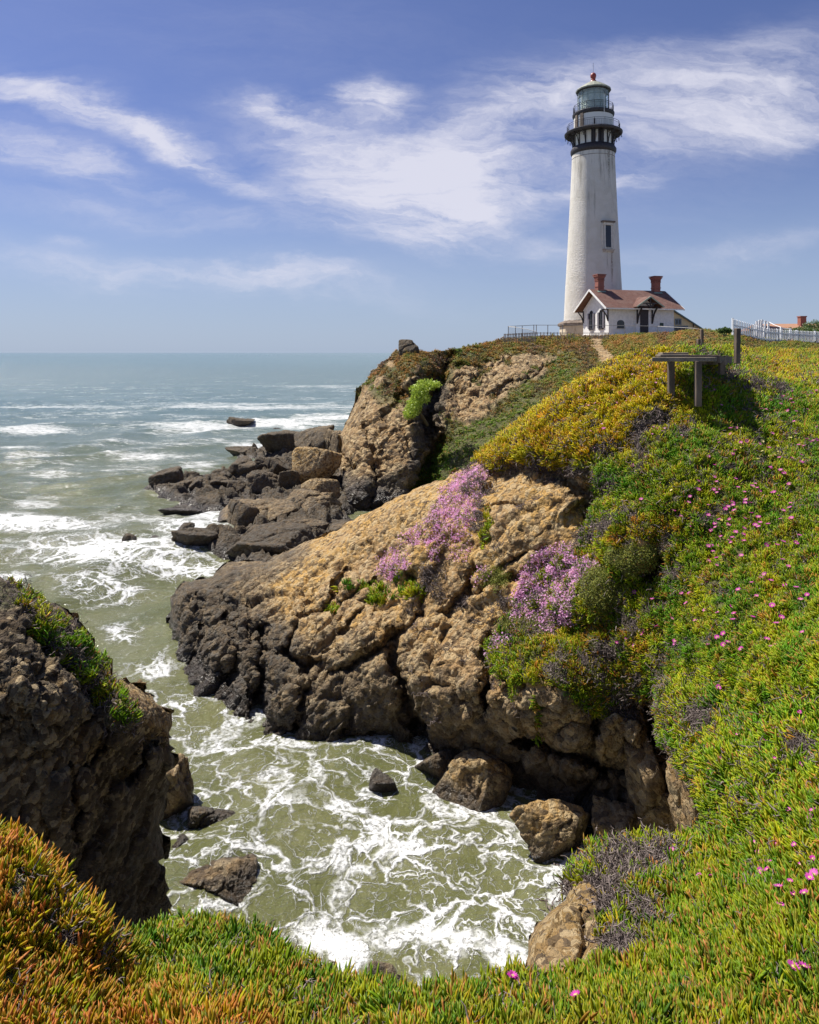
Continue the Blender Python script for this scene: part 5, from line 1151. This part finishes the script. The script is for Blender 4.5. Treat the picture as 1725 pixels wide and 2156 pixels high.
for a in (math.pi + .35, math.pi + .72): mb.box((55.4 * k * math.cos(a), 55.4 * k * math.sin(a), Z(366)), (7 * k, 10 * k, 44 * k), Matrix.Rotation(a, 3, 'Z'))
mb.build('dark_panel', M_slab, LH)
mb = MB(); mb.lathe([(55 * k, Z(346)), (58.5 * k, Z(343)), (59.8 * k, Z(339)), (59.8 * k, Z(335)), (57 * k, Z(333)), (44 * k, Z(332.5))], 64).build('upper_deck', M_black, LH, smooth=True)
railing(57, 333, 312, 16, 'upper_railing', 5)
mb = MB(); n16 = 16; a0 = .18
mb.lathe([(44 * k, Z(334)), (44 * k, Z(262))], n16, a0=a0, a1=a0 + 2 * math.pi).build('lantern_glass', M_lglass, LH)
mb = MB(); mb.lathe([(26 * k, Z(333)), (30 * k, Z(318)), (30 * k, Z(282)), (22 * k, Z(270)), (3 * k, Z(266))], 24).build('lens', M_curt, LH, smooth=True)
mb = MB()
for i in range(n16):
    a = a0 + i * 2 * math.pi / n16; b = a + 2 * math.pi / n16; A = lambda an, y: Vector((44.5 * k * math.cos(an), 44.5 * k * math.sin(an), Z(y)))
    mb.bar(A(a, 333), A(a, 263), .75 * k)
    for y in (332, 309, 287, 264): mb.bar(A(a, y), A(b, y), .6 * k)
mb.build('lantern_frame', simple('grey_green_frame', (.13, .16, .14), .6), LH)
mb = MB(); mb.lathe([(43 * k, Z(268)), (50 * k, Z(269)), (50.8 * k, Z(265.5)), (47 * k, Z(262)), (26 * k, Z(248)), (9 * k, Z(239.5)), (7 * k, Z(237)), (0.01, Z(236))], n16, a0=a0, a1=a0 + 2 * math.pi)
rf = mb.build('lantern_roof', M_lroof, LH)
mb = MB(); mb.lathe([(42 * k, Z(272)), (48.5 * k, Z(271)), (50.2 * k, Z(268.6)), (43 * k, Z(268.6))], n16, a0=a0, a1=a0 + 2 * math.pi).build('eave_band', M_black, LH)
mb = MB(); mb.lathe([(9.5 * k, Z(239.5)), (8 * k, Z(236)), (5.5 * k, Z(234)), (7 * k, Z(231)), (6 * k, Z(229.5)), (8 * k, Z(226)), (8.6 * k, Z(221)), (7.2 * k, Z(216.5)), (4 * k, Z(213.6)), (.01, Z(213))], 24).build('finial', M_red, LH, smooth=True)
mb = MB(); mb.tube([(0, 0, Z(214)), (0, 0, Z(184))], .45 * k, 5).build('lightning_rod', M_black, LH)
mb = MB(); P = Vector((15.5 * k, -58 * k, 0)); mb.tube([P + Vector((0, 0, Z(352))), P + Vector((0, 0, Z(296)))], .7 * k, 6).build('antenna', M_white, LH)
mb = MB(); mb.box((-16 * k, -72 * k, Z(378)), (4 * k, 3 * k, 14 * k)).build('electrical_box', M_black, LH)
# tower window, facing the viewer a little to the right of the middle
an = math.radians(-71.5); rr = 71.8 * k; wd = thing('window', None, None, (0, 0, 0)); wd.parent = LH; wd.location = (rr * math.cos(an), rr * math.sin(an), Z(704)); wd.rotation_euler = (math.radians(-1.2), 0, an + math.pi / 2)
mb = MB(); mb.box((0, -.04, 0), (.86, .24, 2.95)).build('pane', M_glass, wd)
mb = MB(); [mb.box((s * .52, -.02, -.05), (.24, .26, 3.2)) for s in (-1, 1)]; mb.box((0, -.06, 1.72), (1.46, .38, .34)); [mb.box((s * .82, .02, 0), (.2, .2, 3.7)) for s in (-1, 1)]; mb.build('frame', simple('aged_white_stone', (.60, .57, .51), .8), wd)
mb = MB(); mb.box((0, -.12, 2.02), (1.95, .62, .2)).build('hood', M_slab, wd); mb = MB(); mb.box((0, -.12, -1.82), (1.8, .5, .12)); mb.box((0, -.1, -2.0), (1.2, .4, .16)); [mb.box((s * .72, -.1, -2.05), (.12, .3, .3)) for s in (-1, 1)]; mb.build('sill', rusty('rusty_sill', (.5, .45, .38), .12), wd)

# ------------------------------------------------------------------ the white house in front of it
PH = math.radians(14.5); HO = (24.82, 85.0, 12.04); HS = thing('house', 'small white house with red brown shingle roof in front of the lighthouse', 'house', HO, PH)
L, Wd, He, Hr = 9.3, 6.4, 3.62, 6.15; ov = .9
mb = MB(); mb.add([(0,0,-2),(L,0,-2),(L,Wd,-2),(0,Wd,-2),(0,0,He),(L,0,He),(L,Wd,He),(0,Wd,He),(0,Wd/2,Hr-.2),(L,Wd/2,Hr-.2)],[(0,1,5,4),(1,2,6,9,5),(2,3,7,6),(3,0,4,8,7),(4,5,9,8),(6,7,8,9)]).build('wall', M_white, HS)
mb = MB(); mb.box((L / 2, -.03, .12), (L + .1, .06, .5)); mb.box((-.03, Wd / 2, .12), (.06, Wd + .1, .5)); mb.build('skirting', M_white, HS)
sl = (Hr - (He - .10)) / (Wd / 2 + ov); th = .14
def roof_mesh(x0, x1, yc, half, zt, zb, nm, mat, par):
    mb = MB(); vs = []
    for x in (x0, x1):
        vs += [(x, yc - half, zb), (x, yc, zt), (x, yc + half, zb), (x, yc + half, zb - th), (x, yc, zt - th), (x, yc - half, zb - th)]
    mb.add(vs, [(0,6,7,1),(1,7,8,2),(5,4,10,11),(4,3,9,10),(0,5,11,6),(2,8,9,3),(0,1,4,5),(1,2,3,4),(6,11,10,7),(7,10,9,8)])
    return mb.build(nm, mat, par)
rf = roof_mesh(-ov, L + ov, Wd / 2, Wd / 2 + ov, Hr, He - .10, 'roof', M_shing, HS)
mb = MB()
for x in (-ov - .03, L + ov + .03):
    for s in (-1, 1): mb.bar((x, Wd / 2, Hr - .12), (x, Wd / 2 + s * (Wd / 2 + ov), He - .22), .06, .24, up=(0, 0, 1))
for y in (-ov - .04, Wd + ov + .04): mb.bar((-ov, y, He - .2), (L + ov, y, He - .2), .08, .16)
mb.build('trim', M_white, HS)
for cxx in (.55, 8.85):
    z0 = Hr; mb = MB(); mb.box((cxx, Wd / 2, z0 + .45), (.84, .84, 1.9)); mb.box((cxx, Wd / 2, z0 + .35), (.94, .94, .12)); mb.box((cxx, Wd / 2, z0 + 1.1), (.94, .94, .1))
    for j in range(3): mb.box((cxx, Wd / 2, z0 + 1.46 + j * .12), (.96 + .13 * j, .96 + .13 * j, .118))
    for a in range(4):
        for t_ in (-.32, -.11, .11, .32):
            mb.box(((cxx + t_) if a % 2 == 0 else cxx + (.46 if a == 1 else -.46), Wd / 2 + ((.46 if a == 0 else -.46) if a % 2 == 0 else t_), z0 + 1.29), (.1, .1, .22))
    mb.box((cxx, Wd / 2, z0 + 1.86), (1.3, 1.3, .1)); c_ = mb.build('chimney', M_brick, rf); mb = MB(); mb.box((cxx, Wd / 2 - .55, z0 - .32), (1.15, .3, .05), Matrix.Rotation(math.atan(sl), 3, 'X')).build('flashing', simple('green_flashing', (.22, .32, .25)), rf)
def arch(w_, h, n=10, spring=.8):
    pts = [(-w_ / 2, 0), (w_ / 2, 0)]; hs = h * spring
    return pts + [(w_ / 2 * math.cos(math.pi * i / n), hs + (h - hs) * math.sin(math.pi * i / n)) for i in range(n + 1)]
def archp(mb, w_, h, d, M, spring=.8):
    p = arch(w_, h, spring=spring); n = len(p); vs = [M @ Vector((x, 0, z)) for x, z in p] + [M @ Vector((x, -d, z)) for x, z in p]
    return mb.add(vs, [tuple(range(n)), tuple(range(2 * n - 1, n - 1, -1))] + [(i, (i + 1) % n, n + (i + 1) % n, n + i) for i in range(n)])
Mg = lambda t_, z: Matrix.Translation((0, t_, z)) @ Matrix.Rotation(-math.pi / 2, 4, 'Z'); Mf = lambda s_, z, y=0: Matrix.Translation((s_, y, z))
for t_ in (1.75, 4.2):
    mb = MB(); archp(mb, .78, 2.35, .05, Mg(t_, 1.1)); w_ = mb.build('window', M_glass, HS)
    mb = MB(); M = Mg(t_, 1.1)
    for a, b in (((-.4, 0), (-.4, 1.95)), ((.4, 0), (.4, 1.95)), ((0, 0), (0, 2.3)), ((-.4, 1.1), (.4, 1.1)), ((-.4, 1.85), (-.2, 2.25)), ((.4, 1.85), (.2, 2.25)), ((-.2, 2.25), (.2, 2.25))): mb.bar(M @ Vector((a[0], -.08, a[1])), M @ Vector((b[0], -.08, b[1])), .05, .08)
    mb.build('frame', M_black, w_); mb = MB(); mb.bar(M @ Vector((-.5, -.1, -.08)), M @ Vector((.5, -.1, -.08)), .14, .2); mb.build('sill', M_black, w_)
    for s in (-1, 1):
        mb = MB(); mb.bar(M @ Vector((s * .62, -.1, -.02)), M @ Vector((s * .62, -.1, 2.0)), .38, .06, up=(-1, 0, 0)); mb.build('shutter', simple('grey_shutter', (.13, .12, .14), .7), HS)
mb = MB(); archp(mb, 1.0, .95, .05, Mf(1.65, 1.1), .6); w_ = mb.build('window', M_glass, HS); mb = MB(); mb.box((1.65, -.1, 1.05), (1.15, .14, .08)).build('sill', M_black, w_)
mb = MB(); mb.box((7.5, -.03, 1.55), (.5, .06, .4)).build('vent', simple('dark_green_vent', (.03, .06, .05)), HS)
mb = MB(); archp(mb, .22, .75, .05, Mg(2.0, 4.35), .7).build('attic_vent', M_black, HS)
# entrance bay with its little roof, door and timber brackets
bx0, bx1 = 3.55, 6.3; bc = (bx0 + bx1) / 2
mb = MB(); mb.add([(bx0,-.4,-2),(bx1,-.4,-2),(bx1,-.4,3.7),(bx0,-.4,3.7),(bc,-.4,4.75),(bx0,.0,-2),(bx1,.0,-2),(bx1,2.6,3.7),(bx0,2.6,3.7),(bc,2.6,4.75)],[(0,1,2,4,3),(1,6,7,2),(5,0,3,8),(3,4,9,8),(4,2,7,9)]).build('entrance_bay', M_white, HS)
mb = MB(); vs = []
for y in (-1.5, 2.0): vs += [(bc - 1.95, y, 3.72), (bc, y, 5.02), (bc + 1.95, y, 3.72), (bc + 1.95, y, 3.62), (bc, y, 4.90), (bc - 1.95, y, 3.62)]
pr = mb.add(vs, [(0,6,7,1),(1,7,8,2),(5,4,10,11),(4,3,9,10),(0,5,11,6),(2,8,9,3),(0,1,4,5),(1,2,3,4)]).build('porch_roof', M_shing, HS)
mb = MB(); [mb.bar((bc, -1.54, 4.93), (bc + s * 1.95, -1.54, 3.63), .06, .16) for s in (-1, 1)]; mb.build('trim', simple('grey_green_trim', (.30, .36, .28)), pr)
mb = MB(); archp(mb, 1.15, 3.55, .07, Mf(4.72, .25, -.4), .85); dr = mb.build('door', M_black, HS); mb = MB(); mb.box((5.15, -.52, 1.4), (.06, .08, .14)).build('handle', M_steel, dr)
for s_ in (3.72, 5.85):
    mb = MB(); mb.bar((s_, -.46, 1.6), (s_, -.46, 3.7), .16, .12, up=(0, 1, 0)); mb.bar((s_, -.4, 3.62), (s_, -1.5, 3.62), .14, .14)
    pts = [Vector((s_, -.5, 1.75)), Vector((s_, -.68, 2.4)), Vector((s_, -1.0, 3.05)), Vector((s_, -1.45, 3.55))]
    for p, q_ in zip(pts[:-1], pts[1:]): mb.bar(p, q_, .13, .17)
    mb.build('bracket', M_black, HS)
mb = MB(); mb.bar((bc - 1.1, -1.42, 4.1), (bc + 1.1, -1.42, 4.1), .12, .14); mb.bar((bc, -1.42, 3.7), (bc, -1.42, 4.85), .14, .14); mb.bar((bc - .65, -1.42, 4.1), (bc, -1.42, 3.62), .1, .12); mb.bar((bc + .65, -1.42, 4.1), (bc, -1.42, 3.62), .1, .12); mb.build('gable_truss', M_black, pr)
for t_ in (.12, Wd - .12):
    mb = MB(); sgn = 1; mb.bar((-.06, t_, 1.9), (-.06, t_, 3.5), .12, .12); mb.bar((0, t_, 3.35), (-.85, t_, 3.35), .12, .12); pts = [Vector((-.08, t_, 2.0)), Vector((-.3, t_, 2.7)), Vector((-.8, t_, 3.3))]; [mb.bar(p, q_, .12, .12) for p, q_ in zip(pts[:-1], pts[1:])]; mb.build('bracket', M_black, HS)

# cream building behind the house
CY = 105.0; CB = thing('building', 'cream clapboard building with green edged gable behind the white house', 'building', ((1973 - 1200) / 2000 * CY, CY, 12.0)); hw = 4.6
M_cream = simple('cream_boards', (.66, .58, .36), .7, var=.06, sc=1, stretch=(.2, .2, 14), bump=.02)
mb = MB(); mb.add([(-hw,0,-2),(hw,0,-2),(hw,9,-2),(-hw,9,-2),(-hw,0,1.45),(hw,0,1.45),(hw,9,1.45),(-hw,9,1.45),(0,0,4.35),(0,9,4.35)],[(0,1,5,8,4),(1,2,6,5),(2,3,7,9,6),(3,0,4,7)]).build('wall', M_cream, CB)
mb = MB(); [mb.add([(0,-.35,4.55),(s*5.1,-.35,1.25),(s*5.1,9.3,1.25),(0,9.3,4.55),(0,-.35,4.40),(s*5.1,-.35,1.10),(s*5.1,9.3,1.10),(0,9.3,4.40)],[(0,1,2,3),(4,5,6,7),(0,1,5,4),(1,2,6,5),(2,3,7,6)]) for s in (-1, 1)]; rc = mb.build('roof', M_shing, CB)
mb = MB(); [mb.bar((0, -.38, 4.46), (s * 5.1, -.38, 1.16), .06, .2) for s in (-1, 1)]; mb.build('trim', simple('blue_green_trim', (.10, .17, .17)), CB)
for (xc, zc, w_, h) in ((.72, 2.75, .85, .8), (1.15, 1.3, 2.0, 1.5)):
    mb = MB(); mb.box((xc, -.04, zc), (w_, .08, h)); wn_ = mb.build('window', M_glass, CB); mb = MB(); c_ = simple('grey_blue_window_frame', (.16, .21, .25))
    [mb.box((xc + s * w_ / 2, -.09, zc), (.14, .08, h + .14)) for s in (-1, 0, 1)]; [mb.box((xc, -.092, zc + s * h / 2), (w_ + .12, .08, .14)) for s in (-1, 1)]; mb.build('frame', c_, wn_)
mb = MB(); mb.bar((3.0, -.2, 1.9), (3.0, -.2, 2.5), .1); mb.build('lamp', M_black, CB)

# low brown roofed house behind the white fence
RY = 84.0; RB = thing('house', 'low house with wide brown roof far behind the white picket fence', 'house', ((1622 - HX) / F * RY, RY, 11.0))
M_broof = simple('brown_roof', (.36, .19, .11), .9, var=.15, sc=4, bump=.02); zt = (HY - 679) / F * RY - 1; zb = (HY - 693.5) / F * RY - 1
mb = MB(); mb.add([(.4,.4,-2),(13,.4,-2),(13,8,-2),(.4,8,-2),(.4,.4,zb),(13,.4,zb),(13,8,zb),(.4,8,zb)],[(0,1,5,4),(1,2,6,5),(2,3,7,6),(3,0,4,7)]).build('wall', M_cream, RB)
mb = MB(); mb.add([(0,0,zb),(13.6,0,zb),(13.6,8.4,zb),(0,8.4,zb),(.2,4.2,zt),(13.4,4.2,zt+.1),(0,0,zb-.15),(13.6,0,zb-.15)],[(0,1,5,4),(1,2,5),(2,3,4,5),(3,0,4),(0,6,7,1)]); rb = mb.build('roof', M_broof, RB)
mb = MB(); cx_ = (1714.5 - 1622) / F * RY; mb.box((cx_, 2.6, zt + .15), (.72, .72, 1.5)); mb.box((cx_, 2.6, zt + .86), (.84, .84, .14)); mb.build('chimney', M_brick, rb)

# ------------------------------------------------------------------ fences
def ground4(x, y):
    s = surf([T4], x, y); return Vector(s[0]) if s else None
T4top = lambda x: min((T4.Yv[i, j] for j in [int(round((x - T4.xs[0]) / 2.0))] for i in range(len(T4.ys)) if T4.cell[min(i, len(T4.ys) - 2), j]), default=700)
FN = thing('picket_fence', 'white painted picket fence running along the crest at the right', 'fence', v3(1546, 708, 51)); fo = FN.location
ctl = [(1545,707.5,51,1.3),(1570,712,52,1.22),(1614,721,53,1.12),(1660,724,54.5,1.1),(1725,727,57,1.15),(1800,728,60,1.15)]
def along(c, d):
    pts = [v3(x, y, Y) for x, y, Y, h in c]; out = []; acc = 0; hh = [q[3] for q in c]
    for i in range(len(pts) - 1):
        Ls = (pts[i + 1] - pts[i]).length; t_ = (-acc) % d if i else 0.0
        while t_ < Ls: out.append((pts[i].lerp(pts[i + 1], t_ / Ls), hh[i] + (hh[i + 1] - hh[i]) * t_ / Ls, (pts[i + 1] - pts[i]).normalized())); t_ += d
        acc += Ls
    return pts, out
pts, pk_ = along(ctl, .215)
for i, (p, h, d) in enumerate(pk_[:96]):
    mb = MB(); q_ = p - fo; s = d.copy(); s.z = 0; s.normalize(); b_ = Vector((-s.y, s.x, 0)) * .012; lean = Vector((random.gauss(0, .012), 0, 0)); w_ = .05
    vs = [];
    for off in (-b_, b_):
        vs += [q_ - s * w_ + off + Vector((0, 0, -.25)), q_ + s * w_ + off + Vector((0, 0, -.25)), q_ + s * w_ + off + Vector((0, 0, h - .06)) + lean, q_ + off + Vector((0, 0, h)) + lean, q_ - s * w_ + off + Vector((0, 0, h - .06)) + lean]
    mb.add(vs, [(0,1,2,3,4), (9,8,7,6,5), (0,5,6,1), (1,6,7,2), (2,7,8,3), (3,8,9,4), (4,9,5,0)]).build('picket', M_picket, FN)
for zz in (.25, .82):
    mb = MB(); [mb.bar(a - fo + Vector((0, .05, zz)), b - fo + Vector((0, .05, zz)), .05, .09) for a, b in zip(pts[:-1], pts[1:])]; mb.build('rail', M_picket, FN)
for p, h, d in pk_[::13]: mb = MB(); mb.box(p - fo + Vector((0, .1, h / 2 - .2)), (.13, .13, h + .5)).build('post', M_picket, FN)
RF = thing('rope_fence', 'white leaning posts linked by a sagging rope behind the picket fence', 'fence', v3(1606, 700, 60)); ro = RF.location; prev = None
for (x, yt, yb, dx) in ((1594,676,705,-1),(1599,673.5,705,1.5),(1604,672.8,705,2),(1611,675,708,2.5),(1618.5,676.5,708,1),(1645,689,712,0),(1664,692,716,3)):
    Yp = 58 if x < 1640 else 56; mb = MB(); a = v3(x - dx, yb + 8, Yp) - ro; b = v3(x + dx * .4, yt, Yp) - ro; mb.bar(a, b, .13, .13, up=(0, 1, 0)).build('post', M_picket, RF)
    if prev is not None:
        mb = MB(); m_ = prev.lerp(b, .5) - Vector((0, 0, .05)); mb.tube([prev, m_, b], .03, 5).build('rope', M_picket, RF)
    prev = b - Vector((0, 0, .04))
CFN = thing('chain_link_fence', 'thin grey metal rail and wire fence around the lighthouse headland', 'fence', v3(1071, 706, 78)); co_ = CFN.location
c3 = lambda x, y, Y: v3((1450 + x / 2.654) / 1.3913, (780 + y / 2.654) / 1.3913, Y) - co_
pst = [(105,467,540,74),(160,466,545,75),(213,463,545,76),(303,456,535,79),(323,456,530,80),(412,457,530,80),(525,456,535,80),(763,457,560,79.5),(1010,459,530,79),(1265,465,525,78),(1535,480,520,75),(1602,490,530,73)]
for x, a, b, Y in pst: mb = MB(); mb.tube([c3(x, b, Y), c3(x, a - 2, Y)], .045, 6).build('post', M_steel, CFN)
order = [(105,467,74),(303,457,79),(323,457,80),(525,457,80),(763,458,79.5),(1010,460,79),(1265,466,78),(1535,481,75),(1602,490,73)]
mb = MB(); mb.tube([c3(x, y, Y) for x, y, Y in order], .032, 6).build('top_rail', M_steel, CFN)
mb = MB(); mb.tube([c3(105, 468, 74), c3(160, 474, 73.4), c3(255, 490, 72.6), c3(323, 508, 72)], .03, 5).tube([c3(1602, 490, 73), c3(1720, 494, 72), c3(1790, 520, 71)], .02, 5).build('side_rail', M_steel, CFN)
mb = MB()
for i in range(34):
    t_ = i / 33; x = 105 + t_ * 218; Y0 = 74 - 2 * t_; yt = 468 + 40 * t_ ** 1.3; mb.bar(c3(x, yt, Y0), c3(x, 536, Y0), .012, .012)
for j in range(5): mb.bar(c3(105, 478 + j * 12, 74), c3(323, 512 + j * 5, 72), .012, .012)
mb.build('wire_mesh', M_steel, CFN)
GF = thing('picket_fence', 'low grey weathered picket fence on the crest below the lighthouse', 'fence', v3(1066, 708, 73)); go_ = GF.location; g3 = lambda x, y, Y: v3((1450 + x / 2.654) / 1.3913, (780 + y / 2.654) / 1.3913, Y) - go_
for i in range(21): x = 72 + i * 12.2; mb = MB(); mb.bar(g3(x, 585, 73.5), g3(x + random.gauss(0, 1.2), 524 - i * .55, 73.5), .09, .03, up=(0, 1, 0)).build('picket', M_fgrey, GF)
for x in list(range(330, 620, 26)) + list(range(740, 885, 11)): mb = MB(); mb.bar(g3(x, 562, 77.5), g3(x, 512 if x < 600 else 514, 77.5), .08, .03, up=(0, 1, 0)).build('picket', M_fgrey, GF)
for yy in (522, 545): mb = MB(); mb.tube([g3(72, yy + 10, 73.6), g3(318, yy - 4, 73.6), g3(600, yy - 3, 77.6), g3(885, yy - 3, 77.6)], .035, 5).build('rail', M_fgrey, GF)

# ------------------------------------------------------------------ old timber platform on the slope
c4 = lambda x, y, Y: v3((1850 + x / 3.136) / 1.3913, (880 + y / 3.136) / 1.3913, Y)
TP = thing('wooden_platform', 'weathered timber platform standing on two posts on the flowery slope', 'platform', c4(610, 920, 17.2)); to = TP.location
def leg(x, yt, yb, Y): 
    w_ = 55 / 3.136 / 2000 * Y; mb = MB(); a = c4(x, yt, Y) - to; b = c4(x, yb + 40, Y) - to; mb.bar(b, a, w_, w_ * .9, up=(0, 1, 0)).build('leg', M_wood, TP, bevel=.012)
leg(365, 558, 835, 16.7); leg(613, 558, 935, 15.9)
mb = MB(); mb.bar(c4(195, 541, 16.5) - to, c4(780, 541, 15.7) - to, .14, .105).build('front_beam', M_woodh, TP, bevel=.012)
mb = MB(); mb.bar(c4(240, 513, 17.5) - to, c4(822, 516, 17.0) - to, .14, .085).build('back_beam', M_wood, TP, bevel=.01)
for j, (x0, x1, yy, Y) in enumerate(((265, 503, 489, 16.9), (245, 505, 507, 16.6))): mb = MB(); mb.bar(c4(x0, yy, Y) - to, c4(x1, yy - 2, Y) - to, .34, .055).build('plank', M_woodh, TP, bevel=.01)
mb = MB(); mb.bar(c4(560, 520, 16.3) - to, c4(800, 524, 18.8) - to, .7, .06); mb.bar(c4(640, 560, 16.7) - to, c4(860, 568, 19.0) - to, .12, .14); mb.build('deck_board', M_wood, TP)
for j, (x0, x1, dz) in enumerate(((540, 960, 0), (545, 985, .0))): pass
mb = MB(); mb.bar(c4(790, 545, 16.6) - to, c4(905, 548, 18.4) - to, .12, .16); mb.bar(c4(830, 560, 16.9) - to, c4(830, 680, 16.9) - to, .12, .12, up=(0, 1, 0)); mb.build('side_beam', M_wood, TP)
def post(lb, x, w_, yt, yb, Y, nm='post', g=None):
    ww = w_ / 3.136 / 2000 * Y; a = c4(x, yb + 35, Y); h = (c4(x, yt, Y) - a).length; mb = MB(); mb.box((0, 0, h / 2), (ww, ww, h)); o = mb.build('wooden_post', M_wood, None, bevel=.014); o.location = a; o.rotation_euler = (0, random.uniform(-.01, .02), .2); return tag(o, lb, 'post', g)
post('tall weathered wooden post behind the short stub post', 649, 27, 265, 448, 21.5); post('short wooden stub post on the slope behind the platform', 622, 42, 354, 452, 20.5)
post('upper half of the thin post standing by the white picket fence', 979, 33, 252, 350, 20.2) if False else None
post('tall grey wooden post right of the platform, in front of the picket fence', 972, 44, 256, 545, 19.6)
